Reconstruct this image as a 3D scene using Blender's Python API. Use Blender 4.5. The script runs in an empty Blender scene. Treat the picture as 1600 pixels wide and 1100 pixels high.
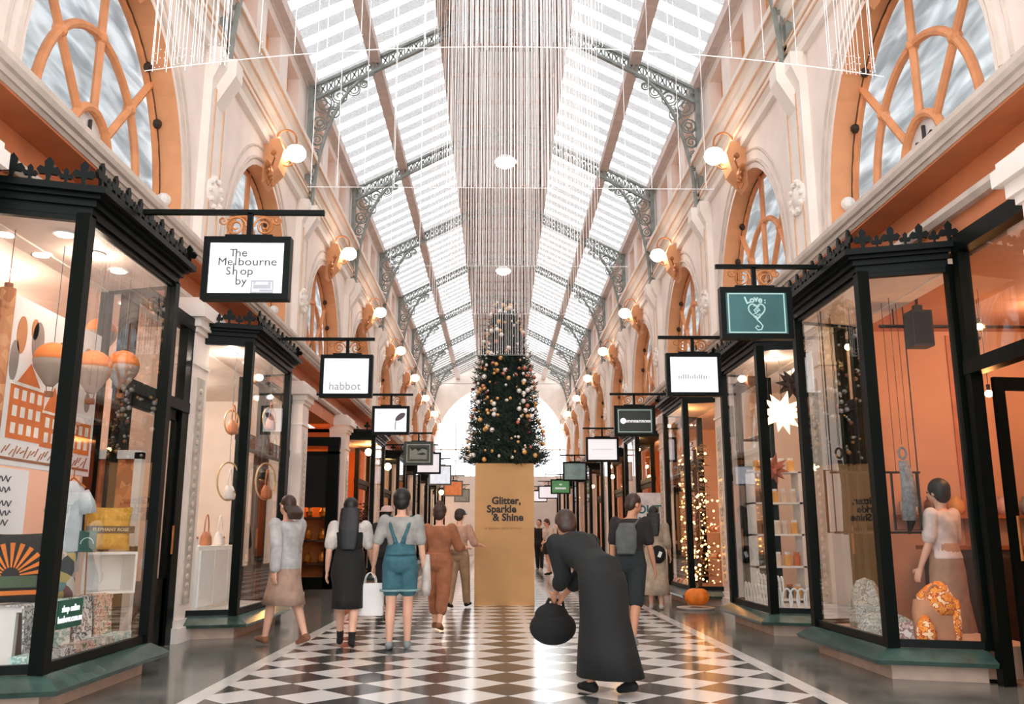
import bpy, math, random
from mathutils import Vector, Matrix, Euler
R = random.Random(7)
PI = math.pi
sc = bpy.context.scene
COL = sc.collection

# ------------------------------------------------------------------ camera
F_PX, PITCH, YAW = 1372.0, math.atan(286 / 1372.0), 0.01498
CAM = Vector((-0.1, 0.0, 1.15))
cam_data = bpy.data.cameras.new('camera')
cam_data.sensor_width = 36.0
cam_data.sensor_fit = 'HORIZONTAL'
cam_data.lens = F_PX / 1600 * 36
cam_data.clip_end = 300
cam = bpy.data.objects.new('camera', cam_data)
cam.location = CAM
cam.rotation_euler = (PI / 2 + PITCH, 0, -YAW)
COL.objects.link(cam)
sc.camera = cam

# ------------------------------------------------------------------ sky and exposure
sc.view_settings.view_transform = 'Standard'
sc.view_settings.look = 'None'
sc.view_settings.exposure = 1.15
sc.view_settings.gamma = 1.0
sc.view_settings.use_curve_mapping = False
sc.cycles.use_denoising = True
sc.cycles.max_bounces = 8
sc.cycles.diffuse_bounces = 4
sc.cycles.glossy_bounces = 3
sc.cycles.transmission_bounces = 3
sc.cycles.transparent_max_bounces = 16
sc.cycles.caustics_reflective = False
sc.cycles.caustics_refractive = False
sc.cycles.sample_clamp_indirect = 6.0
W = bpy.data.worlds.new('overcast_sky')
sc.world = W
W.use_nodes = True
wn = W.node_tree
wn.nodes['Background'].inputs[0].default_value = (0.97, 0.985, 1.0, 1)
wn.nodes['Background'].inputs[1].default_value = 1.6

def cam_ray(px, py):
    u, v = (px - 800) / F_PX, (550 - py) / F_PX
    x, y, z = u, math.cos(PITCH) - v * math.sin(PITCH), math.sin(PITCH) + v * math.cos(PITCH)
    c, s = math.cos(YAW), math.sin(YAW)
    return Vector((x * c + y * s, -x * s + y * c, z))

def at(px, py, d):
    """point seen at the pixel, d metres down the arcade"""
    r = cam_ray(px, py)
    return CAM + r * (d / r.y)

def atx(px, py, X):
    """point seen at the pixel on the vertical plane x = X"""
    r = cam_ray(px, py)
    return CAM + r * ((X - CAM.x) / r.x)

# ------------------------------------------------------------------ materials
def lin(c):
    return tuple(((v / 255) / 12.92 if v / 255 <= 0.04045 else ((v / 255 + 0.055) / 1.055) ** 2.4) for v in c) + (1,)

MATS = {}
def M(name, rgb, rough=0.6, metal=0.0, var=0.10, scale=6.0, bump=0.0, emit=0.0, ergb=None, spec=0.5, sheen=0.0):
    if name in MATS:
        return MATS[name]
    m = bpy.data.materials.new(name)
    m.use_nodes = True
    nt = m.node_tree
    b = nt.nodes['Principled BSDF']
    b.inputs['Roughness'].default_value = rough
    b.inputs['Metallic'].default_value = metal
    b.inputs['Specular IOR Level'].default_value = spec
    tc = nt.nodes.new('ShaderNodeTexCoord')
    nz = nt.nodes.new('ShaderNodeTexNoise')
    nz.inputs['Scale'].default_value = scale
    nz.inputs['Detail'].default_value = 3
    nt.links.new(tc.outputs['Object'], nz.inputs['Vector'])
    cr = nt.nodes.new('ShaderNodeValToRGB')
    a = lin([max(0, c * (1 - var)) for c in rgb]); d = lin([min(255, c * (1 + var * 0.6)) for c in rgb])
    cr.color_ramp.elements[0].position, cr.color_ramp.elements[1].position = 0.3, 0.7
    cr.color_ramp.elements[0].color, cr.color_ramp.elements[1].color = a, d
    nt.links.new(nz.outputs['Fac'], cr.inputs['Fac'])
    nt.links.new(cr.outputs['Color'], b.inputs['Base Color'])
    if bump:
        bp = nt.nodes.new('ShaderNodeBump')
        bp.inputs['Strength'].default_value = bump
        bp.inputs['Distance'].default_value = 0.02
        nt.links.new(nz.outputs['Fac'], bp.inputs['Height'])
        nt.links.new(bp.outputs['Normal'], b.inputs['Normal'])
    if emit:
        b.inputs['Emission Color'].default_value = lin(ergb or rgb)
        b.inputs['Emission Strength'].default_value = emit
    MATS[name] = m
    return m

def pattern_mat(name, cols, scale=6.0, kind='voronoi', rough=0.8):
    """printed pattern: flat patches in the given colours"""
    if name in MATS:
        return MATS[name]
    m = bpy.data.materials.new(name)
    m.use_nodes = True
    nt = m.node_tree
    b = nt.nodes['Principled BSDF']
    b.inputs['Roughness'].default_value = rough
    tc = nt.nodes.new('ShaderNodeTexCoord')
    cr = nt.nodes.new('ShaderNodeValToRGB')
    cr.color_ramp.interpolation = 'CONSTANT'
    if kind == 'voronoi':
        t = nt.nodes.new('ShaderNodeTexVoronoi')
        t.inputs['Scale'].default_value = scale
        sp = nt.nodes.new('ShaderNodeSeparateColor')
        nt.links.new(t.outputs['Color'], sp.inputs['Color'])
        nt.links.new(sp.outputs[0], cr.inputs['Fac'])
    else:
        t = nt.nodes.new('ShaderNodeTexNoise')
        t.inputs['Scale'].default_value = scale
        nt.links.new(t.outputs['Fac'], cr.inputs['Fac'])
    nt.links.new(tc.outputs['Object'], t.inputs['Vector'])
    e = cr.color_ramp.elements
    n = len(cols)
    lo, hi = (0.0, 1.0) if kind == 'voronoi' else (0.36, 0.64)
    e[0].position, e[0].color = 0.0, lin(cols[0])
    e[1].position, e[1].color = lo + (hi - lo) / n, lin(cols[1])
    for i in range(2, n):
        q = e.new(lo + (hi - lo) * i / n)
        q.color = lin(cols[i])
    nt.links.new(cr.outputs['Color'], b.inputs['Base Color'])
    MATS[name] = m
    return m

def glass_mat(name, tint=(0.96, 0.97, 0.97), refl=0.9, rough=0.01, streak=0.0):
    m = bpy.data.materials.new(name)
    m.use_nodes = True
    nt = m.node_tree
    for n in list(nt.nodes):
        nt.nodes.remove(n)
    out = nt.nodes.new('ShaderNodeOutputMaterial')
    mix = nt.nodes.new('ShaderNodeMixShader')
    tr = nt.nodes.new('ShaderNodeBsdfTransparent')
    gl = nt.nodes.new('ShaderNodeBsdfGlossy')
    tr.inputs[0].default_value = tint + (1,)
    gl.inputs['Color'].default_value = (1, 1, 1, 1)
    gl.inputs['Roughness'].default_value = rough
    lw = nt.nodes.new('ShaderNodeLayerWeight')
    lw.inputs['Blend'].default_value = 0.18
    mu = nt.nodes.new('ShaderNodeMath')
    mu.operation = 'MULTIPLY'
    mu.inputs[1].default_value = refl
    nt.links.new(lw.outputs['Fresnel'], mu.inputs[0])
    nt.links.new(mu.outputs[0], mix.inputs[0])
    nt.links.new(tr.outputs[0], mix.inputs[1])
    nt.links.new(gl.outputs[0], mix.inputs[2])
    if streak:
        tc = nt.nodes.new('ShaderNodeTexCoord')
        mp = nt.nodes.new('ShaderNodeMapping')
        mp.inputs['Scale'].default_value = (1.0, 0.7, 3.5)
        mp.inputs['Rotation'].default_value = (0.5, 0, 0)
        nz = nt.nodes.new('ShaderNodeTexNoise')
        nz.inputs['Scale'].default_value = 1.6
        nz.inputs['Detail'].default_value = 2
        nz.inputs['Distortion'].default_value = 0.8
        cr = nt.nodes.new('ShaderNodeValToRGB')
        cr.color_ramp.elements[0].position, cr.color_ramp.elements[1].position = 0.35, 0.65
        lo = tuple(c * (1 - streak) for c in tint)
        cr.color_ramp.elements[0].color = lo + (1,)
        cr.color_ramp.elements[1].color = tint + (1,)
        nt.links.new(tc.outputs['Object'], mp.inputs[0])
        nt.links.new(mp.outputs[0], nz.inputs['Vector'])
        nt.links.new(nz.outputs['Fac'], cr.inputs[0])
        nt.links.new(cr.outputs[0], tr.inputs[0])
    nt.links.new(mix.outputs[0], out.inputs[0])
    MATS[name] = m
    return m

def emit_mat(name, rgb, strength):
    if name in MATS:
        return MATS[name]
    m = bpy.data.materials.new(name)
    m.use_nodes = True
    nt = m.node_tree
    b = nt.nodes['Principled BSDF']
    b.inputs['Base Color'].default_value = lin(rgb)
    b.inputs['Emission Color'].default_value = lin(rgb)
    b.inputs['Emission Strength'].default_value = strength
    MATS[name] = m
    return m

iron = M('black_green_paint', (5, 12, 9), 0.42, var=0.15, spec=0.12)
truss_iron = M('grey_green_iron', (136, 142, 138), 0.55, var=0.12)
wall_cream = M('cream_plaster', (246, 237, 229), 0.75, var=0.03, scale=2, bump=0.1)
wall_pink = M('pale_pink_plaster', (246, 232, 224), 0.75, var=0.03, scale=2)
peach = M('peach_paint', (232, 166, 118), 0.6, var=0.05, scale=3)
ochre = M('ochre_paint', (222, 156, 100), 0.6, var=0.05, scale=3)
frieze_m = M('terracotta_frieze_paint', (204, 122, 76), 0.6, var=0.06, scale=3)
mould_m = M('grey_cream_moulding', (214, 200, 188), 0.6, var=0.06, scale=4)
tan_line = M('tan_moulding_line', (228, 188, 156), 0.6, var=0.05)
bar_m = M('orange_tan_window_bar', (222, 150, 100), 0.5, var=0.06)
gilt = M('gilded_ironwork', (190, 120, 66), 0.4, metal=0.3, var=0.15)
glass = glass_mat('shop_glass', (0.985, 0.99, 0.985), 0.26)
roof_glass = glass_mat('roof_glass', (0.97, 0.98, 0.985), 0.1, 0.3)
fan_glass = glass_mat('streaked_window_glass', (0.58, 0.60, 0.61), 0.4, 0.15, streak=0.36)
lap_glass = glass_mat('frosted_lap_glass', (0.515, 0.505, 0.50), 0.05, 0.4)
white_m = M('white_paint', (236, 234, 230), 0.5, var=0.03)
board_m = M('grey_board', (192, 172, 163), 0.8, var=0.08, scale=3)
stone_tan = M('tan_stone_plinth', (196, 168, 148), 0.5, var=0.08)
sill_m = M('grey_green_marble_sill', (60, 82, 75), 0.16, var=0.25, scale=5)
lamp_glow = emit_mat('lamp_globe_glow', (255, 236, 214), 9.0)
down_glow = emit_mat('downlight_glow', (255, 240, 222), 14.0)

# ------------------------------------------------------------------ mesh builder
class MB:
    def __init__(s):
        s.v, s.f, s.mi, s.cur = [], [], [], 0
    def add(s, verts, faces):
        o = len(s.v)
        s.v.extend(verts)
        for f in faces:
            s.f.append([i + o for i in f]); s.mi.append(s.cur)
        return s
    def box(s, x0, x1, y0, y1, z0, z1):
        v = [(x, y, z) for x in (x0, x1) for y in (y0, y1) for z in (z0, z1)]
        return s.add(v, [(0, 1, 3, 2), (4, 6, 7, 5), (0, 4, 5, 1), (2, 3, 7, 6), (0, 2, 6, 4), (1, 5, 7, 3)])
    def cbox(s, c, d, rz=0.0, rx=0.0, ry=0.0):
        E = Euler((rx, ry, rz)).to_matrix()
        c = Vector(c)
        v = [tuple(c + E @ Vector((x * d[0] / 2, y * d[1] / 2, z * d[2] / 2))) for x in (-1, 1) for y in (-1, 1) for z in (-1, 1)]
        return s.add(v, [(0, 1, 3, 2), (4, 6, 7, 5), (0, 4, 5, 1), (2, 3, 7, 6), (0, 2, 6, 4), (1, 5, 7, 3)])
    def poly(s, pts):
        return s.add([tuple(p) for p in pts], [list(range(len(pts)))])
    def prism(s, pts, off):
        """closed outline of 3-D points pushed along off"""
        off = Vector(off); n = len(pts)
        v = [tuple(p) for p in pts] + [tuple(Vector(p) + off) for p in pts]
        f = [list(range(n))[::-1], list(range(n, 2 * n))] + [[i, (i + 1) % n, n + (i + 1) % n, n + i] for i in range(n)]
        return s.add(v, f)
    def bar(s, a, b, w, h=None, up=(0, 0, 1)):
        """rectangular bar from a to b"""
        a, b = Vector(a), Vector(b); h = h or w
        d = (b - a).normalized(); u = Vector(up)
        if abs(d.dot(u)) > 0.98: u = Vector((1, 0, 0))
        r = d.cross(u).normalized(); u = r.cross(d)
        c = [r * (i * w / 2) + u * (j * h / 2) for i, j in ((-1, -1), (1, -1), (1, 1), (-1, 1))]
        return s.add([tuple(a + k) for k in c] + [tuple(b + k) for k in c],
                     [(3, 2, 1, 0), (4, 5, 6, 7)] + [(i, (i + 1) % 4, 4 + (i + 1) % 4, 4 + i) for i in range(4)])
    def tube(s, pts, r, n=6, closed=False):
        pts = [Vector(p) for p in pts]; m = len(pts)
        rs = r if isinstance(r, (list, tuple)) else [r] * m
        rings = []; ref = None
        for i, p in enumerate(pts):
            if closed: t = pts[(i + 1) % m] - pts[i - 1]
            else: t = pts[min(i + 1, m - 1)] - pts[max(i - 1, 0)]
            t = t.normalized() if t.length > 1e-9 else Vector((0, 0, 1))
            if ref is None or abs(ref.dot(t)) > 0.95:
                ref = Vector((0, 0, 1)) if abs(t.z) < 0.9 else Vector((1, 0, 0))
            a = (ref - t * ref.dot(t)).normalized(); b = t.cross(a); ref = a
            rings.append([tuple(p + (a * math.cos(2 * PI * k / n) + b * math.sin(2 * PI * k / n)) * rs[i]) for k in range(n)])
        v = [q for g in rings for q in g]; f = []
        for i in range(m if closed else m - 1):
            j = (i + 1) % m
            f += [(i * n + k, i * n + (k + 1) % n, j * n + (k + 1) % n, j * n + k) for k in range(n)]
        if not closed:
            f += [list(range(n))[::-1], list(range((m - 1) * n, m * n))]
        return s.add(v, f)
    def lathe(s, c, prof, n=16, axis='z', caps=True):
        """profile of (radius, height) pairs"""
        c = Vector(c); v = []; f = []
        for r, h in prof:
            for k in range(n):
                a = 2 * PI * k / n; p = (r * math.cos(a), r * math.sin(a), h)
                if axis == 'x': p = (p[2], p[0], p[1])
                elif axis == 'y': p = (p[0], p[2], p[1])
                v.append(tuple(c + Vector(p)))
        for i in range(len(prof) - 1):
            f += [(i * n + k, i * n + (k + 1) % n, (i + 1) * n + (k + 1) % n, (i + 1) * n + k) for k in range(n)]
        if caps:
            f += [list(range(n))[::-1], list(range((len(prof) - 1) * n, len(prof) * n))]
        return s.add(v, f)
    def ball(s, c, r, n=10, m=7, rot=None):
        r = r if isinstance(r, (tuple, list)) else (r, r, r)
        c = Vector(c); v = []; f = []
        E = Euler(rot).to_matrix() if rot else None
        for i in range(1, m):
            t = PI * i / m
            for k in range(n):
                a = 2 * PI * k / n
                p = Vector((r[0] * math.sin(t) * math.cos(a), r[1] * math.sin(t) * math.sin(a), -r[2] * math.cos(t)))
                v.append(tuple(c + (E @ p if E else p)))
        b = Vector((0, 0, -r[2])); t_ = Vector((0, 0, r[2]))
        v += [tuple(c + (E @ b if E else b)), tuple(c + (E @ t_ if E else t_))]
        for i in range(m - 2):
            f += [(i * n + k, i * n + (k + 1) % n, (i + 1) * n + (k + 1) % n, (i + 1) * n + k) for k in range(n)]
        B, T = len(v) - 2, len(v) - 1
        f += [(B, (k + 1) % n, k) for k in range(n)] + [(T, (m - 2) * n + k, (m - 2) * n + (k + 1) % n) for k in range(n)]
        return s.add(v, f)
    def loft(s, rings, caps=True):
        n = len(rings[0]); v = [tuple(p) for g in rings for p in g]; f = []
        for i in range(len(rings) - 1):
            f += [(i * n + k, i * n + (k + 1) % n, (i + 1) * n + (k + 1) % n, (i + 1) * n + k) for k in range(n)]
        if caps:
            f += [list(range(n))[::-1], list(range((len(rings) - 1) * n, len(rings) * n))]
        return s.add(v, f)
    def flip(s, side):
        if side < 0:
            s.v = [(-x, y, z) for x, y, z in s.v]
            s.f = [f[::-1] for f in s.f]
        return s
    def build(s, name, mats, parent=None, origin=None, smooth=False, **props):
        """vertices are in world space; they are stored relative to the thing's base"""
        if parent is not None: base = BASE[parent.name]
        else: base = Vector(origin) if origin is not None else Vector((0, 0, 0))
        me = bpy.data.meshes.new(name)
        me.from_pydata([(x - base.x, y - base.y, z - base.z) for x, y, z in s.v], [], s.f)
        mats = mats if isinstance(mats, (list, tuple)) else [mats]
        for m in mats: me.materials.append(m)
        if len(mats) > 1: me.polygons.foreach_set('material_index', s.mi)
        if smooth: me.polygons.foreach_set('use_smooth', [True] * len(me.polygons))
        me.update()
        o = bpy.data.objects.new(name, me)
        COL.objects.link(o)
        if parent is not None: o.parent = parent
        else: o.location = base
        BASE[o.name] = base
        for k, w in props.items(): o[k] = w
        return o

BASE = {}
def thing(name, label, cat, loc=(0, 0, 0), group=None, kind=None):
    o = bpy.data.objects.new(name, None)
    o.empty_display_size = 0.1
    COL.objects.link(o)
    o.location = loc
    BASE[o.name] = Vector(loc)
    return tag(o, label, cat, group, kind)

def tag(o, label, cat, group=None, kind=None):
    o['label'] = label; o['category'] = cat
    if group: o['group'] = group
    if kind: o['kind'] = kind
    return o

def struct(o, label=None):
    o['kind'] = 'structure'
    if label: o['label'] = label
    return o

KIDS = {}
def copy_tree(o, loc=None, label=None, group=None, parent=None, rz=None):
    c = o.copy()
    COL.objects.link(c)
    if parent is not None: c.parent = parent
    if loc is not None: c.location = loc
    if rz is not None: c.rotation_euler = (0, 0, rz)
    BASE[c.name] = Vector(c.location) if parent is None else BASE[o.name]
    if label: c['label'] = label
    if group: c['group'] = group
    for ch in list(o.children): copy_tree(ch, parent=c)
    return c

def text(body, size, mat, parent=None, loc=(0, 0, 0), rot=(PI / 2, 0, 0), name='lettering', extrude=0.003, align='CENTER', bold=0.0, sx=1.0, shear=0.0, spacing=1.0):
    cu = bpy.data.curves.new(name, 'FONT')
    cu.body = body; cu.size = size; cu.extrude = extrude
    cu.align_x = align; cu.align_y = 'CENTER'
    cu.offset = bold; cu.shear = shear
    cu.space_character = spacing
    cu.resolution_u = 3
    cu.materials.append(mat)
    o = bpy.data.objects.new(name, cu)
    COL.objects.link(o)
    o.rotation_euler = rot; o.scale = (sx, 1, 1)
    if parent is not None:
        o.parent = parent
        o.location = Vector(loc) - BASE[parent.name]
    else:
        o.location = loc
    return o

def light(name, loc, energy, rgb=(255, 214, 170), radius=0.12, kind='POINT', size=1.0, rot=None, size_y=None):
    l = bpy.data.lights.new(name, kind)
    l.energy = energy; l.color = lin(rgb)[:3]
    if kind == 'AREA':
        l.size = size
        if size_y: l.shape = 'RECTANGLE'; l.size_y = size_y
    else: l.shadow_soft_size = radius
    o = bpy.data.objects.new(name, l)
    COL.objects.link(o)
    o.location = loc
    if rot: o.rotation_euler = rot
    return o

def spiral(c, r0, turns, a0=0.0, sgn=1, axis='xz', n=28, tail=None):
    """flat scroll; starts at the outside"""
    pts = []
    for i in range(n + 1):
        t = i / n; r = r0 * (1 - 0.82 * t); a = a0 + sgn * 2 * PI * turns * t
        p = (r * math.cos(a), r * math.sin(a))
        pts.append((c[0] + p[0], c[1], c[2] + p[1]) if axis == 'xz' else (c[0], c[1] + p[0], c[2] + p[1]))
    return pts
# ================================================================== the building
WX = 3.95                      # upper wall face
P = 5.3                        # length of one bay
Y0, Y1 = 0.3, 53.2           # ends of the upper walls
CROWNS = [3.0 + P * k for k in range(10)]       # arch centres
PIERS = [5.55 + P * k for k in range(9)]        # pilasters between them
AR, SPRING, VS = 1.8, 4.85, 1.19          # arch half width, centre height, rise

def floor_material():
    m = bpy.data.materials.new('checkered_marble_floor')
    m.use_nodes = True
    nt = m.node_tree; b = nt.nodes['Principled BSDF']
    b.inputs['Roughness'].default_value = 0.17
    tc = nt.nodes.new('ShaderNodeTexCoord')
    mp = nt.nodes.new('ShaderNodeMapping')
    mp.inputs['Rotation'].default_value = (0, 0, PI / 4)
    mp.inputs['Location'].default_value = (0.02, 0.02, 0.5)
    ck = nt.nodes.new('ShaderNodeTexChecker')
    ck.inputs['Scale'].default_value = 1 / 0.4
    ck.inputs['Color1'].default_value = lin((236, 234, 230))
    ck.inputs['Color2'].default_value = lin((70, 74, 74))
    nt.links.new(tc.outputs['Object'], mp.inputs[0]); nt.links.new(mp.outputs[0], ck.inputs['Vector'])
    nz = nt.nodes.new('ShaderNodeTexNoise'); nz.inputs['Scale'].default_value = 3.0; nz.inputs['Detail'].default_value = 5
    nt.links.new(tc.outputs['Object'], nz.inputs['Vector'])
    mr = nt.nodes.new('ShaderNodeMapRange'); mr.inputs[3].default_value = 0.82; mr.inputs[4].default_value = 1.0
    nt.links.new(nz.outputs['Fac'], mr.inputs[0])
    mx = nt.nodes.new('ShaderNodeMix'); mx.data_type = 'RGBA'; mx.blend_type = 'MULTIPLY'; mx.inputs[0].default_value = 1
    nt.links.new(ck.outputs['Color'], mx.inputs[6]); nt.links.new(mr.outputs[0], mx.inputs[7])
    nt.links.new(mx.outputs[2], b.inputs['Base Color'])
    return m

struct(MB().box(-2.2, 2.2, -3, 54, -0.1, 0).build('floor', floor_material()), 'checkered marble walkway of the arcade')
edge_m = M('white_marble_border', (226, 224, 218), 0.14, var=0.08, scale=3)
side_m = M('dark_grey_marble_floor', (112, 112, 106), 0.14, var=0.25, scale=2.5)
for s, nm in ((-1, 'floor_edge_left'), (1, 'floor_edge_right')):
    b = MB().box(2.2, 2.34, -3, 54, -0.1, 0); b.cur = 1
    b.box(2.34, 7.6, -3, 54, -0.1, 0); b.flip(s)
    struct(b.build(nm, [edge_m, side_m]))

def upper_wall(s):
    b = MB(); N = 22
    for yc in CROWNS:
        ya, yb = yc - P / 2, yc + P / 2
        b.cur = 0
        b.poly([(WX, ya, 3.9), (WX, yc - AR, 3.9), (WX, yc - AR, SPRING), (WX, ya, SPRING)])
        b.poly([(WX, yc + AR, 3.9), (WX, yb, 3.9), (WX, yb, SPRING), (WX, yc + AR, SPRING)])
        arc = [(yc + AR * math.cos(PI - PI * i / N), SPRING + VS * AR * math.sin(PI * i / N)) for i in range(N + 1)]
        top = 7.45
        ring = []
        for i in range(N + 1):
            t = i / N
            ring.append((ya + (yb - ya) * t, top))
        b.poly([(WX, ya, SPRING), (WX, arc[0][0], SPRING), (WX, ring[0][0], top)])
        b.poly([(WX, yb, SPRING), (WX, yb, top), (WX, arc[N][0], SPRING)])
        for i in range(N):
            b.poly([(WX, arc[i][0], arc[i][1]), (WX, arc[i + 1][0], arc[i + 1][1]), (WX, ring[i + 1][0], top), (WX, ring[i][0], top)])
        b.cur = 1
        ol = [(yc - AR, 3.9)] + arc + [(yc + AR, 3.9)]
        for i in range(len(ol) - 1):
            (a, c), (d, e) = ol[i], ol[i + 1]
            b.poly([(WX, a, c), (WX + 0.34, a, c), (WX + 0.34, d, e), (WX, d, e)])
        # plain moulding ring round the arch
        b.cur = 2
        for rr, th in ((AR + 0.10, 0.035), (AR + 0.26, 0.025)):
            b.tube([(WX, yc + rr * math.cos(PI * i / 24), SPRING + VS * rr * math.sin(PI * i / 24)) for i in range(25)], th, 6)
    # attic: recessed ochre openings between cream piers and rails
    b.cur = 3
    b.box(WX + 0.22, WX + 0.4, Y0, Y1, 8.35, 10.05)
    b.cur = 0
    b.box(WX, WX + 0.22, Y0, Y1, 8.35, 8.8); b.box(WX, WX + 0.22, Y0, Y1, 9.72, 10.05)
    for yc in CROWNS:
        e = [yc - P / 2]
        for k in (-1, 0, 1):
            e += [yc + k * 1.45 - 0.45, yc + k * 1.45 + 0.45]
        e.append(yc + P / 2)
        for i in range(0, len(e), 2):
            b.box(WX, WX + 0.22, e[i], e[i + 1], 8.8, 9.72)
    return struct(b.flip(s).build('wall_left' if s < 0 else 'wall_right', [wall_pink, peach, mould_m, ochre]))

def extrude_y(prof, ya, yb, s, name, mats):
    b = MB().prism([(x, ya, z) for x, z in prof], (0, yb - ya, 0)).flip(s)
    return struct(b.build(name, mats))

tn = [0]
def trim_name():
    tn[0] += 1
    return 'trim_%d' % tn[0]

for s in (-1, 1):
    upper_wall(s)
    # deep entablature over the arches
    extrude_y([(4.3, 7.4), (3.86, 7.4), (3.86, 7.52), (3.80, 7.56), (3.80, 7.72), (3.90, 7.74), (3.90, 8.02), (3.82, 8.06), (3.76, 8.16),
               (3.76, 8.24), (3.66, 8.30), (3.66, 8.40), (4.3, 8.42)], Y0, Y1, s, trim_name(), wall_cream)
    b = MB()
    for z, x in ((7.58, 3.79), (7.70, 3.79), (8.05, 3.81), (8.27, 3.66)):
        b.box(x - 0.012, x + 0.02, Y0, Y1, z - 0.014, z + 0.014)
    struct(b.flip(s).build(trim_name(), tan_line))
    # eaves moulding
    extrude_y([(4.3, 9.9), (3.92, 9.9), (3.86, 9.98), (3.86, 10.08), (4.3, 10.12)], Y0, Y1, s, trim_name(), mould_m)
    # main cornice over the shops, frieze, lower moulding
    extrude_y([(4.4, 4.28), (3.60, 4.28), (3.58, 4.31), (3.56, 4.31), (3.55, 4.35), (3.52, 4.36), (3.50, 4.40), (3.50, 4.45), (4.4, 4.47)], -1.0, Y1, s, trim_name(), mould_m)
    extrude_y([(4.4, 4.24), (3.61, 4.26), (3.61, 4.28), (4.4, 4.28)], -1.0, Y1, s, trim_name(), frieze_m)
    extrude_y([(4.4, 3.6), (3.90, 3.6), (3.90, 4.25), (4.4, 4.25)], -1.0, Y1, s, trim_name(), frieze_m)
    extrude_y([(3.90, 3.88), (3.84, 3.88), (3.80, 3.92), (3.80, 3.97), (3.90, 3.99)], -1.0, Y1, s, trim_name(), mould_m)

# upper pilasters with panels, capitals and a bracket block for the trusses
b0 = MB()
b0.box(3.84, WX, -0.32, 0.32, 4.4, 7.4); b0.cur = 1
b0.box(3.825, 3.84, -0.20, -0.16, 4.6, 6.9).box(3.825, 3.84, 0.16, 0.20, 4.6, 6.9)
b0.cur = 0
b0.prism([(3.84, -0.32, 6.98), (3.72, -0.38, 7.2), (3.72, -0.38, 7.4), (3.9, -0.38, 7.4), (3.9, -0.32, 6.98)], (0, 0.7, 0))
b0.prism([(3.84, -0.14, 6.7), (3.60, -0.14, 7.12), (3.60, -0.14, 7.36), (3.9, -0.14, 7.36)], (0, 0.28, 0))
b0.box(3.80, WX, -0.36, 0.36, 4.4, 4.72)
b0.cur = 0
b0.lathe((3.80, 0, 5.5), [(0.24, 0.04), (0.24, 0.02), (0.20, 0.0), (0.17, 0.02), (0.10, -0.02), (0.04, -0.04)], 18, 'x')
for i in range(10): b0.ball((3.80, 0.2 * math.cos(i * PI / 5), 5.5 + 0.2 * math.sin(i * PI / 5)), 0.04, 6, 4)
for s in (-1, 1):
    me0 = None
    for y in PIERS:
        if me0 is None:
            q = MB(); q.v = list(b0.v); q.f = [list(f) for f in b0.f]; q.mi = list(b0.mi)
            me0 = q.flip(s).build('pilaster', [wall_cream, tan_line]); me0.location = (0, y, 0); struct(me0)
        else:
            c = me0.copy(); COL.objects.link(c); c.location = (0, y, 0)

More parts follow.
